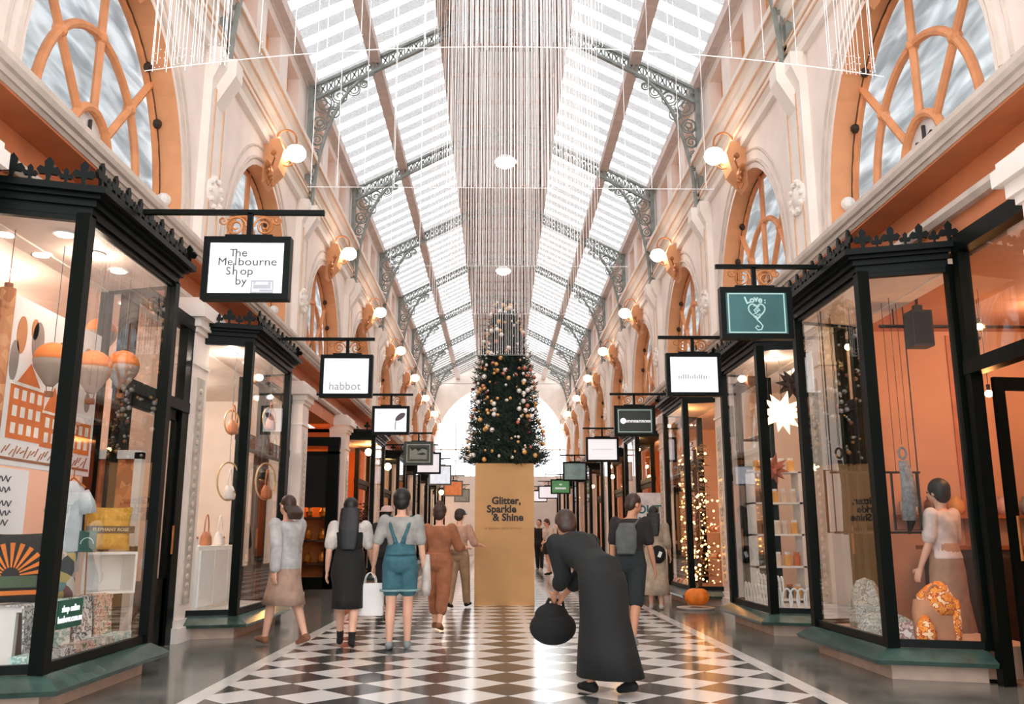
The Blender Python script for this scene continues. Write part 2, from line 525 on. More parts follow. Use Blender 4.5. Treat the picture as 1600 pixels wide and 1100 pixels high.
# fan windows in the arches
def fan_window(s, yc, n):
    x = WX + 0.30
    t = MB()
    def arc(r, a0=0, a1=PI, m=24, xx=x): return [(xx, yc + r * math.cos(a0 + (a1 - a0) * i / m), SPRING + VS * r * math.sin(a0 + (a1 - a0) * i / m)) for i in range(m + 1)]
    t.tube([(x, yc + AR - 0.03, 4.2)] + arc(AR - 0.03) + [(x, yc - AR + 0.03, 4.2)], 0.045, 6)
    t.tube([(x - 0.02, yc + 1.12, 4.2)] + arc(1.12, xx=x - 0.02) + [(x - 0.02, yc - 1.12, 4.2)], 0.048, 8)
    t.tube([(x - 0.02, yc + 0.44, 4.2)] + arc(0.44, m=14, xx=x - 0.02) + [(x - 0.02, yc - 0.44, 4.2)], 0.05, 8)
    t.tube([(x - 0.02, yc, SPRING + VS * 0.44), (x - 0.02, yc, SPRING + VS * AR)], 0.045, 8)
    for a in (PI / 4, 3 * PI / 4):
        t.tube([(x - 0.02, yc + 0.44 * math.cos(a), SPRING + VS * 0.44 * math.sin(a)), (x - 0.02, yc + AR * math.cos(a), SPRING + VS * AR * math.sin(a))], 0.045, 8)
    for a in (PI / 4, PI / 2, 3 * PI / 4):
        t.ball((x - 0.02, yc + 1.12 * math.cos(a), SPRING + VS * 1.12 * math.sin(a)), 0.075, 8, 6)
    t.flip(s)
    root = t.build('window_%d' % n, bar_m); struct(root)
    BASE[root.name] = Vector((0, 0, 0))
    # white ties from the reveal and the ring, and a scrolled tympanum in the small arch
    g = MB()
    for sg in (-1, 1):
        g.tube([(x, yc + sg * (AR - 0.02), SPRING + 0.25), (x - 0.03, yc + sg * 1.12, SPRING + 0.1)], 0.03, 6)
        g.ball((x - 0.1, yc + sg * (AR - 0.05), SPRING + 0.25), 0.09, 8, 6)
    pts = [(x + 0.02, yc + 0.41 * math.cos(PI * i / 14), SPRING + VS * 0.41 * math.sin(PI * i / 14)) for i in range(15)]
    g.prism([(x + 0.02, yc + 0.41, 4.3)] + pts + [(x + 0.02, yc - 0.41, 4.3)], (0.03, 0, 0))
    struct(g.flip(s).build('window_tie', white_m, root))
    h = MB()
    for sg in (-1, 1):
        h.tube(spiral((x, yc + sg * 0.16, SPRING + 0.16), 0.13, 1.6, PI / 2, sg, 'yz', 18), 0.02, 5)
        h.tube(spiral((x, yc + sg * 0.16, SPRING - 0.14), 0.13, 1.5, -PI / 2, -sg, 'yz', 18), 0.02, 5)
    h.tube([(x, yc, SPRING - 0.6), (x, yc, SPRING + 0.42)], 0.02, 5)
    # dark line between reveal and glass
    h.tube([(x - 0.02, yc + (AR - 0.02) * math.cos(PI * i / 28), SPRING + VS * (AR - 0.02) * math.sin(PI * i / 28)) for i in range(29)], 0.03, 5)
    for i in (5, 8, 20, 23):
        a = PI * i / 28
        h.ball((x - 0.05, yc + (AR - 0.04) * math.cos(a), SPRING + VS * (AR - 0.04) * math.sin(a)), 0.06, 6, 5)
    struct(h.flip(s).build('window_scroll', M('dark_bronze', (48, 32, 24), 0.5), root))
    pane = [(x + 0.05, yc + (AR - 0.01) * math.cos(PI * i / 24), SPRING + VS * (AR - 0.01) * math.sin(PI * i / 24)) for i in range(25)]
    q = MB().prism([(x + 0.05, yc + AR - 0.01, 4.0)] + pane + [(x + 0.05, yc - AR + 0.01, 4.0)], (0.012, 0, 0))
    struct(q.flip(s).build('window_glass', fan_glass, root))
    return root
n = 0
for s in (-1, 1):
    for k, yc in enumerate(CROWNS):
        if k in (0, 1):
            n += 1; fan = fan_window(s, yc, n)
        else:
            n += 1
            c = fan.copy(); COL.objects.link(c); c.name = 'window_%d' % n; c.location = (0, yc - CROWNS[1], 0)
            for ch in list(fan.children):
                d = ch.copy(); COL.objects.link(d); d.parent = c

# end wall: pale, wide arched window added so sky light makes the far end white
b = MB()
EW = 3.95
b.box(-4.4, -EW, 53.0, 53.4, 0, 12.2).box(EW, 4.4, 53.0, 53.4, 0, 12.2).box(-EW, EW, 53.0, 53.4, 10.2, 12.2).box(-EW, EW, 53.0, 53.4, 0, 4.6)
for i in range(24):
    a0, a1 = PI * i / 24, PI * (i + 1) / 24
    p0, p1 = (EW * math.cos(a0), 6.2 + EW * math.sin(a0)), (EW * math.cos(a1), 6.2 + EW * math.sin(a1))
    b.prism([(p0[0], 53.0, p0[1]), (p1[0], 53.0, p1[1]), (p1[0], 53.0, 10.22), (p0[0], 53.0, 10.22)], (0, 0.4, 0))
struct(b.build('wall_end', wall_cream))
w = MB()
for i in range(-4, 5): w.box(i * 0.9 - 0.03, i * 0.9 + 0.03, 53.2, 53.26, 4.6, 6.2 + math.sqrt(EW * EW - (i * 0.9) ** 2) - 0.02)
w.tube([(1.8 * math.cos(PI * i / 16), 53.22, 6.2 + 1.8 * math.sin(PI * i / 16)) for i in range(17)], 0.04, 6)
w.box(-EW, EW, 53.2, 53.26, 6.16, 6.24)
struct(w.build('window_end_added', white_m))

# ------------------------------------------------------------------ roof
RX, RZ, EZ = 1.26, 11.35, 10.0          # ridge panel edge, its height, eaves height
sl = (RZ - EZ) / (3.9 - RX)
def zr(x): return EZ + (3.9 - x) * sl
# boarded ridge with louvred cheeks
b = MB(); b.box(-RX, RX, Y0, Y1, RZ + 0.42, RZ + 0.5)
b.cur = 1
for i in range(-6, 7): b.box(i * 0.19 - 0.008, i * 0.19 + 0.008, Y0, Y1, RZ + 0.40, RZ + 0.42)
b.cur = 2
yy = Y0
while yy < Y1:
    b.box(-RX, RX, yy, yy + 0.07, RZ + 0.34, RZ + 0.42); yy += P / 4
b.cur = 0
for s in (-1, 1):
    b.box(s * RX - 0.10, s * RX + 0.06, Y0, Y1, RZ - 0.10, RZ + 0.12)
    yy = Y0
    while yy < Y1:
        b.box(s * (RX - 0.02) - 0.03, s * (RX - 0.02) + 0.03, yy, yy + 0.42, RZ + 0.1, RZ + 0.44); yy += 0.53
struct(b.build('ceiling', [board_m, M('board_joint', (84, 76, 72), 0.8), M('brown_board', (176, 132, 106), 0.8)]), 'boarded ridge of the glass roof')
pur = M('pinkish_grey_purlin', (206, 188, 180), 0.7, var=0.06)
for s in (-1, 1):
    px = 2.62
    struct(MB().box(s * px - 0.11, s * px + 0.11, Y0, Y1, zr(px) - 0.2, zr(px) + 0.0).build(trim_name(), pur))
    struct(MB().box(s * 3.86 - 0.10, s * 3.86 + 0.10, Y0, Y1, zr(3.86) - 0.1, zr(3.86) + 0.12).build(trim_name(), pur))
# one glazed slope per bay and side, bars running up the slope
gb = M('pale_grey_glazing_bar', (216, 216, 218), 0.5, var=0.05)
gl0 = None
for s in (-1, 1):
    g = MB()
    g.prism([(3.98, 0, zr(3.98) + 0.16), (RX, 0, zr(RX) + 0.16), (RX, 0, zr(RX) + 0.172), (3.98, 0, zr(3.98) + 0.172)], (0, P, 0)).flip(s)
    g0 = struct(g.build('skylight_glazing', roof_glass))
    r = MB()
    for i in range(9):
        y = P * (i + 0.5) / 9
        r.bar((3.98, y, zr(3.98) + 0.13), (RX, y, zr(RX) + 0.13), 0.27, 0.03)
    r.flip(s); BASE[g0.name] = Vector((0, 0, 0))
    r0 = struct(r.build('glazing_bar', lap_glass, g0))
    g0.location = (0, Y0, 0)
    for k in range(1, 10):
        c = g0.copy(); COL.objects.link(c); c.location = (0, Y0 + P * k, 0)
        d = r0.copy(); COL.objects.link(d); d.parent = c

# iron trusses
def build_truss(y):
    t = thing('roof_truss', 'tmp', 'roof truss', (0, y, 0), 'iron trusses across the glass roof')
    for s in (-1, 1):
        b = MB()
        b.box(3.80, 3.90, y - 0.06, y + 0.06, 7.35, 9.95)
        b.box(3.70, 3.92, y - 0.12, y + 0.12, 7.30, 7.42)
        b.flip(s).build('leg', truss_iron, t)
        # latticed rafter
        b = MB()
        A, B = (3.86, zr(3.86) - 0.14), (0.0, zr(RX) + 0.06 + 0.25)
        kx = RX
        top = [(3.86, zr(3.86) - 0.12), (RX, zr(RX) - 0.12)]
        bot = [(3.86, zr(3.86) - 0.42), (RX, zr(RX) - 0.36)]
        b.bar((top[0][0], y, top[0][1]), (top[1][0], y, top[1][1]), 0.09, 0.05)
        b.bar((bot[0][0], y, bot[0][1]), (bot[1][0], y, bot[1][1]), 0.09, 0.05)
        N = 17
        for i in range(N):
            q = [i / N, (i + 1) / N]
            pt = [(top[0][0] + (top[1][0] - top[0][0]) * u, y, top[0][1] + (top[1][1] - top[0][1]) * u) for u in q]
            pb = [(bot[0][0] + (bot[1][0] - bot[0][0]) * u, y, bot[0][1] + (bot[1][1] - bot[0][1]) * u) for u in q]
            b.bar(pt[0], pb[1], 0.02, 0.03); b.bar(pb[0], pt[1], 0.02, 0.03); b.bar(pt[0], pb[0], 0.03, 0.03)
        # half arch under the ridge
        b.tube([(s_x, y, zr(RX) - 0.30 + 0.22 * (1 - (s_x / RX) ** 2)) for s_x in (RX, RX * 0.8, RX * 0.6, RX * 0.4, RX * 0.2, 0)], 0.03, 6)
        b.tube([(s_x, y, zr(RX) - 0.10 + 0.22 * (1 - (s_x / RX) ** 2)) for s_x in (RX, RX * 0.8, RX * 0.6, RX * 0.4, RX * 0.2, 0)], 0.03, 6)
        for u in range(6):
            xx = RX * (u + 0.5) / 6; zz = 0.22 * (1 - (xx / RX) ** 2)
            b.bar((xx, y, zr(RX) - 0.30 + zz), (xx, y, zr(RX) - 0.10 + zz), 0.03, 0.03)
        b.flip(s).build('rafter', truss_iron, t)
        # curved bracket filled with scrolls
        b = MB()
        cv = []
        for i in range(15):
            u = i / 14
            x = 3.74 - 1.12 * u ** 1.7; z = 7.45 + (zr(2.6) - 0.45 - 7.45) * (1 - (1 - u) ** 1.6)
            cv.append((x, y, z))
        b.tube(cv, 0.038, 6)
        for (cx, cz, r, a0, sg) in ((3.60, 9.55, 0.20, 0, 1), (3.30, 9.72, 0.16, PI, -1), (3.02, 9.86, 0.13, 0, 1), (3.66, 9.12, 0.15, PI / 2, -1),
                                    (3.70, 8.78, 0.12, PI, 1), (3.73, 8.5, 0.09, PI / 2, -1), (3.74, 8.25, 0.07, PI, 1), (3.40, 9.36, 0.12, PI, 1), (2.82, 9.98, 0.08, 0, -1)):
            b.tube(spiral((cx, y, cz), r, 1.7, a0, sg, 'xz', 20), 0.016, 4)
            b.tube([(cx + r * math.cos(2 * PI * i / 12), y, cz + r * math.sin(2 * PI * i / 12)) for i in range(12)], 0.014, 4, closed=True)
        b.tube([(3.8, y, 9.9), (3.45, y, 9.5), (3.55, y, 9.2), (3.76, y, 8.9)], 0.016, 4)
        b.bar((3.72, y, 7.45), (3.78, y, 8.2), 0.03, 0.03)
        b.flip(s).build('bracket', truss_iron, t)
    return t
ORD = ['nearest', 'second', 'third', 'fourth', 'fifth', 'sixth', 'seventh', 'eighth', 'ninth']
tr0 = build_truss(PIERS[0])
for k, y in enumerate(PIERS):
    lab = 'grey green iron lattice roof truss with scroll brackets, %s along the glass roof' % (ORD[k] if k else 'first')
    if k == 0: tr0['label'] = lab
    else: copy_tree(tr0, (0, y, 0), lab)

# globe lamps on curved brackets at the arch crowns
def wall_lamp(s, y):
    t = thing('wall_lamp', 'tmp', 'wall lamp', (s * 3.95, y, 6.8), 'globe lamps on the arch crowns')
    b = MB()
    b.prism([(3.95, y - 0.2, 6.72), (3.70, y - 0.2, 7.0), (3.62, y - 0.2, 7.3), (3.70, y - 0.2, 7.5), (3.95, y - 0.2, 7.5)], (0, 0.4, 0))
    b.flip(s).build('keystone', peach, t)
    b = MB()
    pts = [(3.84, y, 6.75), (3.80, y, 7.2), (3.80, y, 7.5)] + [(3.64 + 0.17 * math.cos(PI * i / 10), y, 7.55 + 0.2 * math.sin(PI * i / 10)) for i in range(11)] + [(3.47, y, 7.51)]
    b.tube(pts, 0.016, 6)
    b.tube(spiral((3.62, y, 7.2), 0.14, 1.5, PI / 2, 1, 'xz', 18), 0.012, 5)
    b.flip(s).build('bracket', gilt, t)
    b = MB()
    b.tube([(3.82, y + sg * 0.0 - 0.3 + 0.2 * math.cos(2 * PI * i / 18), 6.86 + 0.2 * math.sin(2 * PI * i / 18)) for sg in (1,) for i in range(18)], 0.014, 5, closed=True)
    b.ball((3.80, y - 0.3, 6.86), (0.06, 0.10, 0.10), 8, 6)
    for i in range(8):
        a = 2 * PI * i / 8
        b.ball((3.80, y - 0.3 + 0.10 * math.cos(a), 6.86 + 0.10 * math.sin(a)), 0.035, 6, 5)
    b.tube([(3.82, y - 0.2, 6.95), (3.7, y - 0.4, 7.08), (3.66, y - 0.62, 7.05)], 0.014, 5)
    b.ball((3.66, y - 0.64, 7.05), 0.05, 6, 5)
    b.tube([(3.82, y - 0.45, 6.86), (3.74, y - 0.62, 6.86)], 0.014, 5); b.ball((3.74, y - 0.64, 6.86), 0.06, 6, 5)
    b.flip(s).build('scroll_rosette', gilt, t)
    MB().lathe((s * 3.47, y, 7.41), [(0.02, 0.1), (0.05, 0.08), (0.09, 0.05), (0.10, 0.03)], 12).build('gallery', gilt, t)
    MB().ball((s * 3.47, y, 7.33), (0.165, 0.165, 0.145), 18, 12).build('globe', lamp_glow, t, smooth=True)
    return t
for s in (-1, 1):
    l0 = None
    for k, y in enumerate(CROWNS[1:] if True else []):
        lab = 'glowing white globe lamp on a curved gilt bracket, %s along the %s arches' % (
            ORD[k] if k else 'first', 'gift shop side' if s < 0 else 'teal sign side')
        if l0 is None:
            l0 = wall_lamp(s, y); l0['label'] = lab
        else:
            copy_tree(l0, (s * 3.95, y, 6.8), lab)

# hanging disc lamps under the ridge
d0 = None
for k, (px_, py_) in enumerate(((780, 257), (780, 426), (783, 505))):
    y = PIERS[2] - 2.65 + P * k * 1.0
    p = at(px_, py_, (14.5, 21.5, 27)[k])
    lab = ('round white pendant lamp hanging on the ridge line, closest to the entrance', 'round white pendant lamp on the ridge line just above the tree tip', 'round white pendant lamp on the ridge line hidden by the tree tip')[k]
    if k == 2: break
    t = thing('pendant_lamp', lab, 'pendant lamp', (0, p.y, p.z), 'pendant lamps under the ridge')
    MB().lathe((0, p.y, p.z), [(0.05, 0.16), (0.12, 0.14), (0.19, 0.08), (0.20, 0.05)], 18).build('shade', white_m, t)
    MB().lathe((0, p.y, p.z), [(0.19, 0.05), (0.17, 0.0), (0.10, -0.04), (0.02, -0.055)], 18).build('diffuser', lamp_glow, t, smooth=True)
    MB().tube([(0, p.y, p.z + 0.16), (0, p.y, RZ + 0.4)], 0.012, 5).build('rod', M('grey_rod', (150, 140, 134), 0.5), t)

# bead curtains hung across the arcade
bead = M('clear_silver_bead', (250, 248, 246), 0.3, var=0.03, spec=0.8)
CURT = [(4.87, 2.2, 4.07, 0.022, 'widest'), (7.1, 1.72, 4.07, 0.026, 'second'), (9.34, 1.3, 4.07, 0.035, 'third'), (11.5, 1.05, 4.07, 0.035, 'fourth'), (14.25, 0.52, 4.07, 0.034, 'narrowest')]
for k, (y, hw, zb, stp, w) in enumerate(CURT):
    t = thing('bead_curtain', {0: 'widest curtain of clear bead strings, hanging over the entrance end', 1: 'second bead curtain from the entrance end, straight lower edge',
                               2: 'third bead curtain, hanging midway between entrance and tree', 3: 'fourth bead curtain, lower edge level with the tree tip',
                               4: 'narrowest bead curtain, veiling the silver top of the tree'}[k], 'bead curtain', (0, y, 4), 'bead curtains hung across the arcade')
    b = MB(); x = -hw
    while x <= hw:
        xx = x + R.uniform(-0.008, 0.008); zz = zb + R.uniform(0, 0.02) - (0.18 * (abs(x) / hw) ** 2 if k == 0 else 0)
        top = 9.6 if k else 8.6
        rr = (0.0022, 0.003, 0.0035, 0.004, 0.005)[k]
        b.tube([(xx, y + R.uniform(-0.05, 0.05), zz), (xx, y, top)], rr, 3)
        for q in range(3):
            zq = zz + R.uniform(0, 0.02) + q * 0.05
            b.ball((xx, y, zq), rr * 1.6, 4, 3)
        x += stp if (abs(x) < 0.105 * y or abs(x) > 0.36 * y or k == 4) else stp * 9
    o = b.build('bead_strings', bead, t); o['kind'] = 'stuff'
    MB().tube([(-hw * 1.02, y, 9.6 if k else 8.6), (hw * 1.02, y, 9.6 if k else 8.6)], 0.012, 5).build('top_rail', M('grey_rod', (150, 140, 134), 0.5), t)
    pts = [(hw * 1.02 * i / 10, y, zb - (0.18 * (i / 10) ** 2 if k == 0 else 0)) for i in range(-10, 11)]
    MB().tube(pts, 0.003, 4).build('bottom_wire', bead, t)
# ================================================================== shopfronts
HEAD = 3.45
LF, RT = 'gift shop side', 'teal sign side'

def lower_pilaster(s, y, w=0.5):
    b = MB()
    b.box(3.62, 4.0, y - w / 2, y + w / 2, 0, 3.88); b.cur = 1
    b.box(3.56, 4.0, y - w / 2 - 0.06, y + w / 2 + 0.06, 0, 0.16).box(3.59, 4.0, y - w / 2 - 0.03, y + w / 2 + 0.03, 0.16, 0.24)
    b.box(3.60, 4.0, y - w / 2 - 0.02, y + w / 2 + 0.02, 3.08, 3.12)
    for dx, z0, z1 in ((0.03, 3.46, 3.52), (0.07, 3.52, 3.62), (0.13, 3.62, 3.74), (0.10, 3.74, 3.80)):
        b.box(3.62 - dx, 4.0, y - w / 2 - dx, y + w / 2 + dx, z0, z1)
    b.cur = 2
    b.box(3.605, 3.62, y - 0.13, y + 0.13, 0.4, 2.95)
    b.cur = 3
    zz = 0.5
    while zz < 2.85:
        b.ball((3.60, y, zz), (0.012, 0.05, 0.035), 6, 4); zz += 0.1
    o = b.flip(s).build('pilaster', [wall_pink, wall_cream, M('pale_mirror_panel', (204, 196, 184), 0.25), mould_m])
    return struct(o)

PIL = {-1: [5.35, 10.25, 15.95, 20.5, 25.85, 31.2, 36.5, 41.8, 47.1], 1: [5.6, 10.2, 14.75, 20.1, 25.4, 30.7, 36.0, 41.3, 46.6]}
for s in PIL:
    for y in PIL[s]: lower_pilaster(s, y)

def fleuron(b, c, ax, h):
    """small leaf finial cut from plate, standing on the cornice; ax is the direction along the edge"""
    ax = Vector(ax).normalized(); n = ax.cross(Vector((0, 0, 1)))
    prof = [(-.12, 0), (-.06, .12), (-.10, .3), (-.30, .28), (-.42, .46), (-.30, .62), (-.14, .56), (-.16, .8), (0, 1.0), (.16, .8), (.14, .56), (.30, .62), (.42, .46), (.30, .28), (.10, .3), (.06, .12), (.12, 0)]
    c = Vector(c)
    b.prism([c + ax * (u * h) + Vector((0, 0, w * h)) - n * 0.012 for u, w in prof], n * 0.024)

def offset_poly(pts, d):
    """push the canted outline outward by d (towards smaller x)"""
    (x0, y0), (x1, y1), (x2, y2), (x3, y3) = pts
    return [(x0, y0 - d * 1.0), (x1 - d, y1 - d * 0.75), (x2 - d, y2 + d * 0.75), (x3, y3 + d * 1.0)]

def bay(s, ya, yb, label, detail=True, cant=0.22, group='bay shop windows of the arcade'):
    """projecting black shop window: canted ends, cornice with finials, marble sill"""
    t = thing('shop_window', label, 'shop window', (s * 3.1, (ya + yb) / 2, 0), group)
    pl = [(3.80, ya - cant), (3.10, ya), (3.10, yb), (3.80, yb + cant)]
    def slab(name, d, z0, z1, mat):
        q = offset_poly(pl, d)
        return MB().prism([(x, y, z0) for x, y in q], (0, 0, z1 - z0)).flip(s).build(name, mat, t)
    slab('plinth', -0.02, 0, 0.13, stone_tan)
    # sloping sill
    a, c, e = offset_poly(pl, 0.16), offset_poly(pl, 0.02), offset_poly(pl, 0.14)
    b = MB()
    b.loft([[(x, y, 0.13) for x, y in e], [(x, y, 0.165) for x, y in a], [(x, y, 0.25) for x, y in c]])
    b.flip(s).build('sill', sill_m, t)
    # posts
    for i, (x, y) in enumerate(pl):
        w = 0.10 if i in (1, 2) else 0.09
        MB().box(x - 0.02, x + w - 0.02, y - w / 2, y + w / 2, 0.25, HEAD).flip(s).build('post', iron, t)
    b = MB()
    for i in range(3):
        p, q = Vector(pl[i] + (0,)), Vector(pl[i + 1] + (0,))
        for z in (0.285, HEAD - 0.03):
            b.bar((p.x + 0.03, p.y, z), (q.x + 0.03, q.y, z), 0.05, 0.06)
    b.flip(s).build('rail', iron, t)
    for i in range(3):
        p, q = Vector(pl[i] + (0,)), Vector(pl[i + 1] + (0,))
        u = (q - p).normalized(); nn = Vector((-u.y, u.x, 0)) * 0.008
        p2, q2 = p + u * 0.05 + Vector((0.03, 0, 0)), q - u * 0.05 + Vector((0.03, 0, 0))
        MB().prism([(p2.x, p2.y, 0.3), (q2.x, q2.y, 0.3), (q2.x, q2.y, HEAD - 0.05), (p2.x, p2.y, HEAD - 0.05)], nn).flip(s).build('glass_pane', glass, t)
    # fascia and cornice
    b = MB()
    for d, z0, z1 in ((0.02, HEAD - 0.02, 3.50), (0.05, 3.50, 3.55), (0.09, 3.55, 3.58), (0.14, 3.58, 3.63), (0.10, 3.63, 3.645)):
        q = offset_poly(pl, d)
        b.prism([(x, y, z0) for x, y in q], (0, 0, z1 - z0))
    fa = b.flip(s).build('fascia', iron, t)
    # finials
    b = MB(); q = offset_poly(pl, 0.08)
    for i in range(3):
        p0, p1 = Vector(q[i] + (3.64,)), Vector(q[i + 1] + (3.64,))
        L = (p1 - p0).length; m = max(2, round(L / (0.115 if detail else 0.24)))
        for k in range(m + (1 if i == 2 else 0)):
            fleuron(b, p0 + (p1 - p0) * (k / m), p1 - p0, 0.19 if k % 2 == 0 else 0.12)
    o = b.flip(s).build('cresting', iron, fa)
    return t

def shop_door(s, ya, yb, n, leaf=True, transom=2.5, blind=None, x=3.84, zt=3.55, w=0.09):
    """black framed shop entrance in the wall line between two bays"""
    b = MB()
    b.box(x - 0.03, x + 0.07, ya, ya + w, 0, zt).box(x - 0.03, x + 0.07, yb - w, yb, 0, zt)
    b.box(x - 0.04, x + 0.08, ya, yb, zt - 0.1, zt + 0.05).box(x - 0.04, x + 0.08, ya, yb, transom, transom + 0.12)
    root = struct(b.flip(s).build('door_%d' % n, iron)); BASE[root.name] = Vector((0, 0, 0))
    struct(MB().box(x + 0.01, x + 0.02, ya + w, yb - w, transom + 0.12, zt - 0.1).flip(s).build('door_glass', glass, root))
    if leaf:
        q = MB(); a, c = ya + w + 0.01, yb - w - 0.01
        q.box(x, x + 0.05, a, a + 0.1, 0.02, transom - 0.01).box(x, x + 0.05, c - 0.1, c, 0.02, transom - 0.01)
        q.box(x, x + 0.05, a, c, transom - 0.12, transom - 0.01).box(x, x + 0.05, a, c, 0.02, 0.7)
        struct(q.flip(s).build('door_frame', iron, root))
        struct(MB().box(x + 0.02, x + 0.03, a + 0.1, c - 0.1, 0.7, transom - 0.12).flip(s).build('door_glass', glass, root))
        MB_h = MB().tube([(x - 0.05, c - 0.05, 0.95), (x - 0.05, c - 0.05, 1.25)], 0.012, 6)
        struct(MB_h.flip(s).build('door_handle', gilt, root))
    return root

def room(s, ya, yb, wall_rgb, key, depth=7.2, floor_rgb=(150, 110, 84), ceil_rgb=(236, 224, 214), back_rgb=None, plat=True):
    """the shop behind the front: walls, ceiling, floor, display platform in the bay"""
    wm = M('shop_wall_' + key, wall_rgb, 0.7, var=0.04, scale=2)
    bm = M('shop_back_' + key, back_rgb or wall_rgb, 0.7, var=0.04, scale=2)
    struct(MB().box(depth, depth + 0.1, ya, yb, 0, 3.6).flip(s).build('wall_shop_back', bm))
    struct(MB().box(3.95, depth, ya - 0.0, ya + 0.08, 0, 3.6).flip(s).build('wall_shop_side', wm))
    struct(MB().box(3.95, depth, yb - 0.08, yb, 0, 3.6).flip(s).build('wall_shop_side', wm))
    struct(MB().box(3.95, depth, ya, yb, 3.50, 3.58).flip(s).build('ceiling_shop', M('shop_ceiling_' + key, ceil_rgb, 0.7, var=0.03)))
    struct(MB().box(3.95, depth, ya + 0.08, yb - 0.08, 0.0, 0.02).flip(s).build('floor_shop', M('shop_floor_' + key, floor_rgb, 0.35, var=0.15)))

def platform(s, ya, yb, rgb, key, x1=4.3, z=0.27, ceil=(240, 226, 216)):
    b = MB().prism([(3.78, ya - 0.2, 0.25), (3.14, ya, 0.25), (3.14, yb, 0.25), (3.78, yb + 0.2, 0.25)], (0, 0, z - 0.25))
    b.box(3.78, x1, ya - 0.15, yb + 0.15, 0.02, z)
    c = MB().prism([(3.80, ya - 0.2, 3.412), (3.12, ya, 3.412), (3.12, yb, 3.412), (3.80, yb + 0.2, 3.412)], (0, 0, 0.016)).box(3.8, 3.96, ya - 0.2, yb + 0.2, 3.40, 3.52)
    struct(c.flip(s).build('ceiling_bay', M('bay_ceiling_' + key, ceil, 0.6, var=0.03)))
    return struct(b.flip(s).build('floor_display', M('display_floor_' + key, rgb, 0.5, var=0.08)))

def downlights(s, spots, key):
    d0 = None
    for (x, y) in spots:
        if d0 is None:
            t = thing('downlight', 'round recessed ceiling downlight glowing white in the %s' % key, 'downlight', (s * x, y, 3.5), 'downlights of the ' + key)
            z = 3.40 if x < 3.9 else 3.485
            MB().lathe((s * x, y, z), [(0.085, 0.0), (0.085, 0.014)], 14).build('trim_ring', white_m, t)
            MB().lathe((s * x, y, z - 0.006), [(0.062, 0.0), (0.062, 0.01)], 14).build('lens', down_glow, t)
            d0 = t
        else: copy_tree(d0, (s * x, y, 3.5 if (x < 3.9) == (spots[0][0] < 3.9) else (3.585 if spots[0][0] < 3.9 else 3.415)))

WARM, AMBER, COOL = (255, 212, 168), (255, 168, 96), (255, 236, 222)
# --- gift shop side, front to back
LB = [(6.15, 7.9), (10.5, 12.45), (21.3, 23.1), (26.6, 28.4), (31.9, 33.7), (37.2, 39.0), (42.5, 44.3), (47.8, 49.6)]
LL = ['large black bay shop window of the gift shop, cushions and poster inside',
      'black bay shop window with white handbag displays inside, second on the gift shop side',
      'black bay shop window glowing orange with foliage inside, beyond the recessed entrance',
      'bay shop window beyond the orange glowing one', 'bay shop window below the dark green picture sign',
      'bay shop window in line with the plain white sign', 'bay shop window below the orange sign', 'last bay shop window before the end wall, gift shop side']
for (a, c), l in zip(LB, LL): bay(-1, a, c, l, detail=a < 20)
RB = [(7.5, 9.2), (10.65, 12.4), (15.1, 16.9), (20.5, 22.3), (25.8, 27.6), (31.1, 32.9), (36.4, 38.2), (41.7, 43.5), (47.0, 48.8)]
RL = ['large black bay shop window with clothes frames and a customer in an orange lit room', 'black bay shop window with paper stars and a white hoop edging',
      'black bay shop window full of amber fairy lights, pumpkin at its foot', 'bay shop window with a white sale sheet on its glass',
      'bay shop window below the pale sign with the thin line', 'bay shop window below the teal grey sign', 'bay shop window below the green sign',
      'bay shop window just before the last one, teal sign side', 'last bay shop window before the end wall, teal sign side']
for (a, c), l in zip(RB, RL): bay(1, a, c, l, detail=a < 20)

# doors in the wall line
dn = 0
def door(s, ya, yb, **k):
    global dn
    dn += 1
    return shop_door(s, ya, yb, dn, **k)
door(-1, 8.2, 9.98, w=0.2, x=3.66); door(-1, 12.75, 13.9); door(-1, 14.2, 15.65)
for a in (23.4, 28.7, 34.0, 39.3, 44.6): door(-1, a, a + 2.1)
door(-1, 3.4, 5.1, leaf=False)
door(1, 6.06, 7.2, leaf=False, zt=3.62, transom=2.46)
door(1, 9.45, 9.95); door(1, 12.75, 14.4); door(1, 17.2, 19.8)
for a in (22.6, 27.9, 33.2, 38.5, 43.8): door(1, a, a + 2.2)

# rooms
room(-1, 3.3, 10.0, (236, 206, 190), 'gift_shop', ceil_rgb=(240, 216, 204))
room(-1, 10.5, 15.8, (238, 226, 216), 'bag_shop', floor_rgb=(190, 176, 164))
room(-1, 20.55, 25.7, (214, 120, 52), 'orange_shop')
room(1, 3.3, 10.1, (208, 150, 114), 'dress_shop', depth=7.6, ceil_rgb=(196, 134, 102), back_rgb=(234, 192, 164))
room(1, 10.3, 14.7, (226, 198, 178), 'card_shop', floor_rgb=(150, 120, 100))
room(1, 14.85, 20.0, (228, 200, 178), 'light_shop')
for i in range(5):
    room(-1, 25.8 + P * i, 31.0 + P * i, (214, 168, 130), 'far_shop')
    room(1, 20.2 + P * i, 25.4 + P * i, (190, 120, 74), 'far_shop_b')
room(1, 46.7, 52.5, (190, 120, 74), 'far_shop_b'); 
